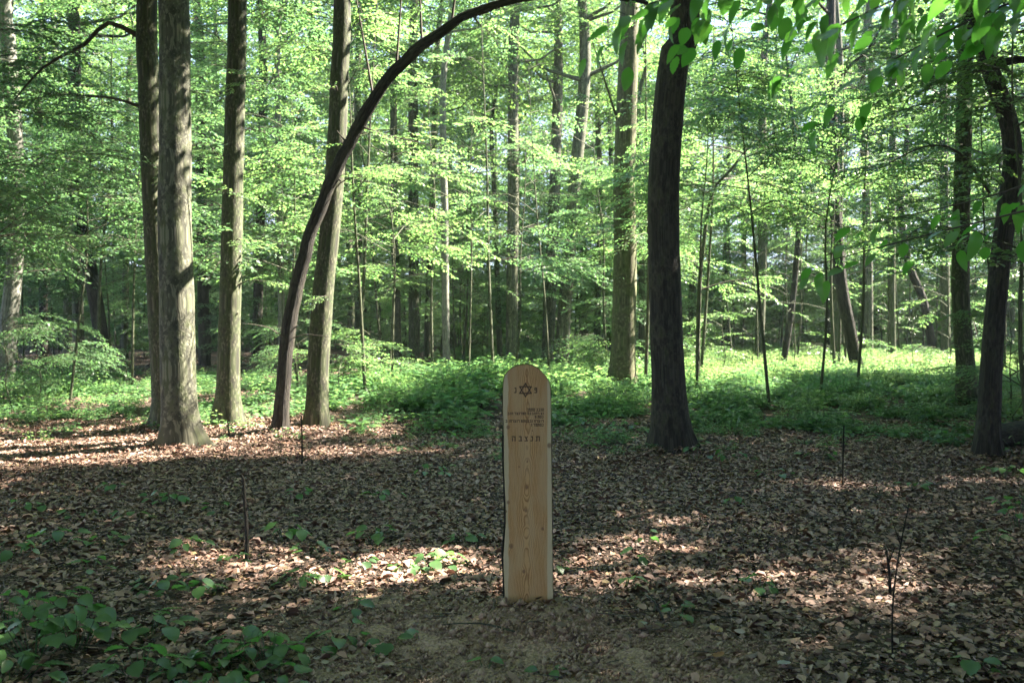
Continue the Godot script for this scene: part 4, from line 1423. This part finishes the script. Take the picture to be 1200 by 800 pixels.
func _fallen_twigs():
	var r := RandomNumberGenerator.new()
	r.seed = 414
	for k in 16:
		var d := r.randf_range(4.2, 10.5)
		var x := r.randf_range(-0.5, 0.5) * d
		var base := Vector3(x, height(x, -d) + 0.03, -d)
		var t := thing("fallen_twig", "thin grey fallen twig lying on the brown leaf litter", "twig", base, "fallen twigs on the litter")
		var a := r.randf() * TAU
		var long := r.randf_range(0.2, 0.55)
		var dir := Vector3(cos(a), 0, sin(a))
		var side := Vector3(-sin(a), 0, cos(a))
		var path := smooth_path([-dir * long * 0.5, side * r.randf_range(-0.05, 0.05) + Vector3(0, 0.012, 0), dir * long * 0.5 + Vector3(0, r.randf_range(0.0, 0.03), 0)], 0.06)
		var g := Geo.new()
		g.tube(path, _spread([0.007, 0.005, 0.0025], path.size()), 6, 1.0, 2.0, noise, 0.3)
		var c: Vector3 = path[path.size() / 2]
		g.tube([c, c + (dir + side * (1.0 if k % 2 == 0 else -1.0)) * long * 0.22 + Vector3(0, 0.02, 0)], [0.004, 0.0015], 5)
		part("stem", g.mesh(mats.smooth if k % 3 else mats.furrowed), t)


func _big_leaf(length: float, width: float, fold: float, droop: float) -> ArrayMesh:
	# ovate leaf along +Z, pleated and drooping, 44 triangles
	var g := Geo.new()
	var rows := 11
	for q in rows + 1:
		var f := float(q) / rows
		var w := width * 0.5 * pow(sin(PI * clampf(pow(f, 0.8), 0.0, 1.0)), 0.75)
		var y := -droop * f * f * length
		var wave := 0.03 * width * (1.0 if q % 2 == 0 else -1.0)
		g.v.append(Vector3(-w, y + fold * w + wave, f * length))
		g.v.append(Vector3(0, y, f * length))
		g.v.append(Vector3(w, y + fold * w + wave, f * length))
		var sl := 2.0 * droop * f
		g.n.append(Vector3(fold, 1, sl).normalized())
		g.n.append(Vector3(0, 1, sl).normalized())
		g.n.append(Vector3(-fold, 1, sl).normalized())
	for q in rows:
		var k := q * 3
		for e in 2:
			g.tri(k + e, k + e + 1, k + e + 3)
			g.tri(k + e + 1, k + e + 4, k + e + 3)
	return g.mesh()


func _ground_plants():
	var r := RandomNumberGenerator.new()
	r.seed = 646
	var shapes := [_big_leaf(1.0, 0.78, 0.18, 0.12), _big_leaf(1.0, 0.68, 0.3, 0.25), _big_leaf(1.0, 0.85, 0.1, 0.3)]
	var green := [leaf_material(0.05, 0.105, 0.036, 0.07, 0.18, 0.035), leaf_material(0.062, 0.13, 0.044, 0.08, 0.2, 0.04), leaf_material(0.042, 0.09, 0.033, 0.06, 0.155, 0.03)]
	for q in PLANTS.size():
		var s = PLANTS[q]
		var x: float = s[1]
		var z: float = s[2]
		var base := Vector3(x, height(x, z), z)
		var size := "large clump" if s[3] >= 13 else ("tuft" if s[3] >= 6 else "tiny seedling")
		var where := "on bare earth before the marker" if -z < 4.7 and absf(x) < 0.9 else ("on the near litter" if -z < 5.6 else ("on the litter round the marker" if -z < 8.0 else "at the far edge of the litter"))
		var t := thing("ground_plant", "%s of broad green leaves %s" % [size, where], "plant", base, "small broad-leaved plants on the litter")
		var n: int = s[3]
		var stems := Geo.new()
		for k in n:
			var a := k * 2.4 + r.randf() * 0.9
			var far: float = s[4] * sqrt((k + 0.5) / n) * r.randf_range(0.8, 1.15)
			var h: float = s[5] * r.randf_range(0.4, 1.1) * (1.1 - 0.6 * far / s[4])
			var p := Vector3(cos(a) * far, h + 0.015, sin(a) * far)
			var gy := height(x + p.x, z + p.z) - base.y
			p.y += gy
			stems.tube([Vector3(p.x * 0.3, gy - 0.02, p.z * 0.3), Vector3(p.x * 0.75, gy + h * 0.7, p.z * 0.75), p], [0.0025, 0.002, 0.0015], 4)
			var l: float = s[6] * r.randf_range(0.7, 1.25)
			var b := Basis(Vector3.UP, PI / 2 - a + r.randf_range(-0.8, 0.8)) * Basis(Vector3.RIGHT, r.randf_range(-0.15, 0.55)) * Basis(Vector3.BACK, r.randf_range(-0.45, 0.45))
			var pick := r.randi() % 3
			var o := part("leaf", shapes[r.randi() % 3], t, green[pick])
			o.transform = Transform3D(b * Basis.from_scale(Vector3(l, l, l)), p)
		part("stem", stems.mesh(mats.leaf[2][2]), t)


func _near_branches():
	var r := RandomNumberGenerator.new()
	r.seed = 717
	var shapes := [_big_leaf(1.0, 0.55, 0.15, 0.2), _big_leaf(1.0, 0.5, 0.35, 0.5), _big_leaf(1.0, 0.62, 0.08, 0.12), _big_leaf(0.75, 0.5, 0.3, -0.15), _big_leaf(1.15, 0.6, 0.2, 0.6)]
	var green := [leaf_material(0.055, 0.12, 0.026, 0.085, 0.27, 0.032), leaf_material(0.048, 0.105, 0.026, 0.075, 0.24, 0.03), leaf_material(0.065, 0.13, 0.028, 0.10, 0.29, 0.035)]
	# a young beech just beside the view reaches its leafy branches into it
	var base := Vector3(2.35, height(2.35, -2.5), -2.5)
	var t := thing("overhanging_beech", "young beech beside the view hanging broad fresh leaves over it", "tree", base)
	var g := Geo.new()
	var stem := smooth_path([Vector3(0, -0.1, 0), Vector3(0.03, 1.2, 0), Vector3(0.0, 2.4, 0), Vector3(-0.1, 3.6, 0), Vector3(0.0, 4.8, 0)], 0.25)
	g.tube(stem, _spread([0.045, 0.035, 0.012], stem.size()), 9, 1.0, 0.7)
	part("trunk", g.mesh(mats.smooth), t)
	var arms := [
		[[Vector3(0, 2.35, 0), Vector3(-0.7, 2.70, -0.15), Vector3(-1.45, 2.72, -0.25), Vector3(-1.95, 2.60, -0.3)], 96, 0.076],
		[[Vector3(0, 2.2, 0), Vector3(-0.55, 2.60, 0.1), Vector3(-1.1, 2.55, 0.1), Vector3(-1.45, 2.42, 0.05)], 80, 0.074],
		[[Vector3(0, 2.45, 0), Vector3(-0.6, 2.76, -0.4), Vector3(-1.2, 2.78, -0.5), Vector3(-1.75, 2.70, -0.6)], 96, 0.078],
		[[Vector3(0, 1.95, 0), Vector3(0.1, 2.15, -1.0), Vector3(-0.1, 2.13, -2.0), Vector3(-0.75, 1.96, -2.3)], 34, 0.1],
		[[Vector3(0, 2.1, 0), Vector3(0.25, 2.35, -1.3), Vector3(0.1, 2.3, -2.2), Vector3(-0.45, 2.2, -2.6)], 26, 0.1],
		[[Vector3(0, 2.6, 0), Vector3(-0.3, 2.8, 0.1), Vector3(-0.7, 2.74, 0.15), Vector3(-1.0, 2.62, 0.2)], 56, 0.078],
		[[Vector3(0, 2.5, 0), Vector3(-0.3, 2.76, -0.3), Vector3(-0.7, 2.68, -0.5), Vector3(-1.1, 2.5, -0.7)], 76, 0.078],
	]
	for arm in arms:
		var path := smooth_path(arm[0], 0.1)
		var bg := Geo.new()
		bg.tube(path, _spread([0.010, 0.006, 0.0022], path.size()), 6)
		var br := part("branch", bg.mesh(mats.twig), t)
		for k in arm[1]:
			var f: float = 0.28 + 0.72 * (k + 0.5) / arm[1]
			var i := mini(int(f * (path.size() - 1)), path.size() - 2)
			var p: Vector3 = path[i].lerp(path[i + 1], f * (path.size() - 1) - i)
			var d: Vector3 = (path[i + 1] - path[i]).normalized()
			var yaw := atan2(d.x, d.z) + (1.0 if k % 2 == 0 else -1.0) * r.randf_range(0.3, 1.4)
			var l: float = arm[2] * r.randf_range(0.75, 1.2)
			var o := part("leaf", shapes[r.randi() % 5], br, green[r.randi() % 3])
			p += Vector3(sin(yaw) * 1.3, -0.75, cos(yaw) * 1.3) * pow(r.randf(), 1.1) * 0.2
			o.transform = Transform3D(Basis(Vector3.UP, yaw) * Basis(Vector3.RIGHT, r.randf_range(0.2, 1.15)) * Basis(Vector3.BACK, r.randf_range(-0.5, 0.5)) * Basis.from_scale(Vector3(l, l, l)), p)


func _loose_leaves():
	var shape := _big_leaf(1.0, 0.6, 0.25, -0.2)
	var flat := _big_leaf(1.0, 0.62, 0.1, 0.1)
	for s in [["bright yellow fallen leaf on the litter beyond the marker", 0.88, -8.0, 0.09, "y"], ["pale grey fallen leaf on the bare earth beside the marker", 0.70, -4.83, 0.08, "g"], ["tan curled fallen leaf on the near litter", 1.09, -4.66, 0.1, "t"], ["rust brown fallen leaf at the edge of the bare earth", 0.96, -4.25, 0.08, "b"], ["pale fallen leaf near the rust brown one", 1.3, -4.2, 0.09, "g"], ["yellow fallen leaf beside the leafy tufts before the marker", -0.62, -5.75, 0.08, "y"], ["pinkish fallen leaf lying on the bare earth", -0.62, -4.3, 0.09, "p"], ["yellow fallen leaf on the litter behind the tan one", 0.3, -7.2, 0.07, "y"], ["orange brown leaf on the litter near the pale grey leaf", 0.63, -5.05, 0.07, "b"]]:
		var x: float = s[1]
		var z: float = s[2]
		var t := thing("fallen_leaf", s[0], "leaf", Vector3(x, height(x, z) + 0.03, z))
		var m: StandardMaterial3D = {"y": mats.yellow_leaf, "g": plain(lin(0.34, 0.33, 0.31)), "t": plain(lin(0.36, 0.26, 0.13)), "b": plain(lin(0.26, 0.12, 0.04)), "p": plain(lin(0.4, 0.28, 0.22))}[s[4]]
		var o := part("blade", shape if s[4] != "y" else flat, t, m)
		var l: float = s[3]
		o.transform = Transform3D(Basis(Vector3.UP, x * 9.0) * Basis(Vector3.RIGHT, 0.1) * Basis.from_scale(Vector3(l, l, l)), Vector3.ZERO)
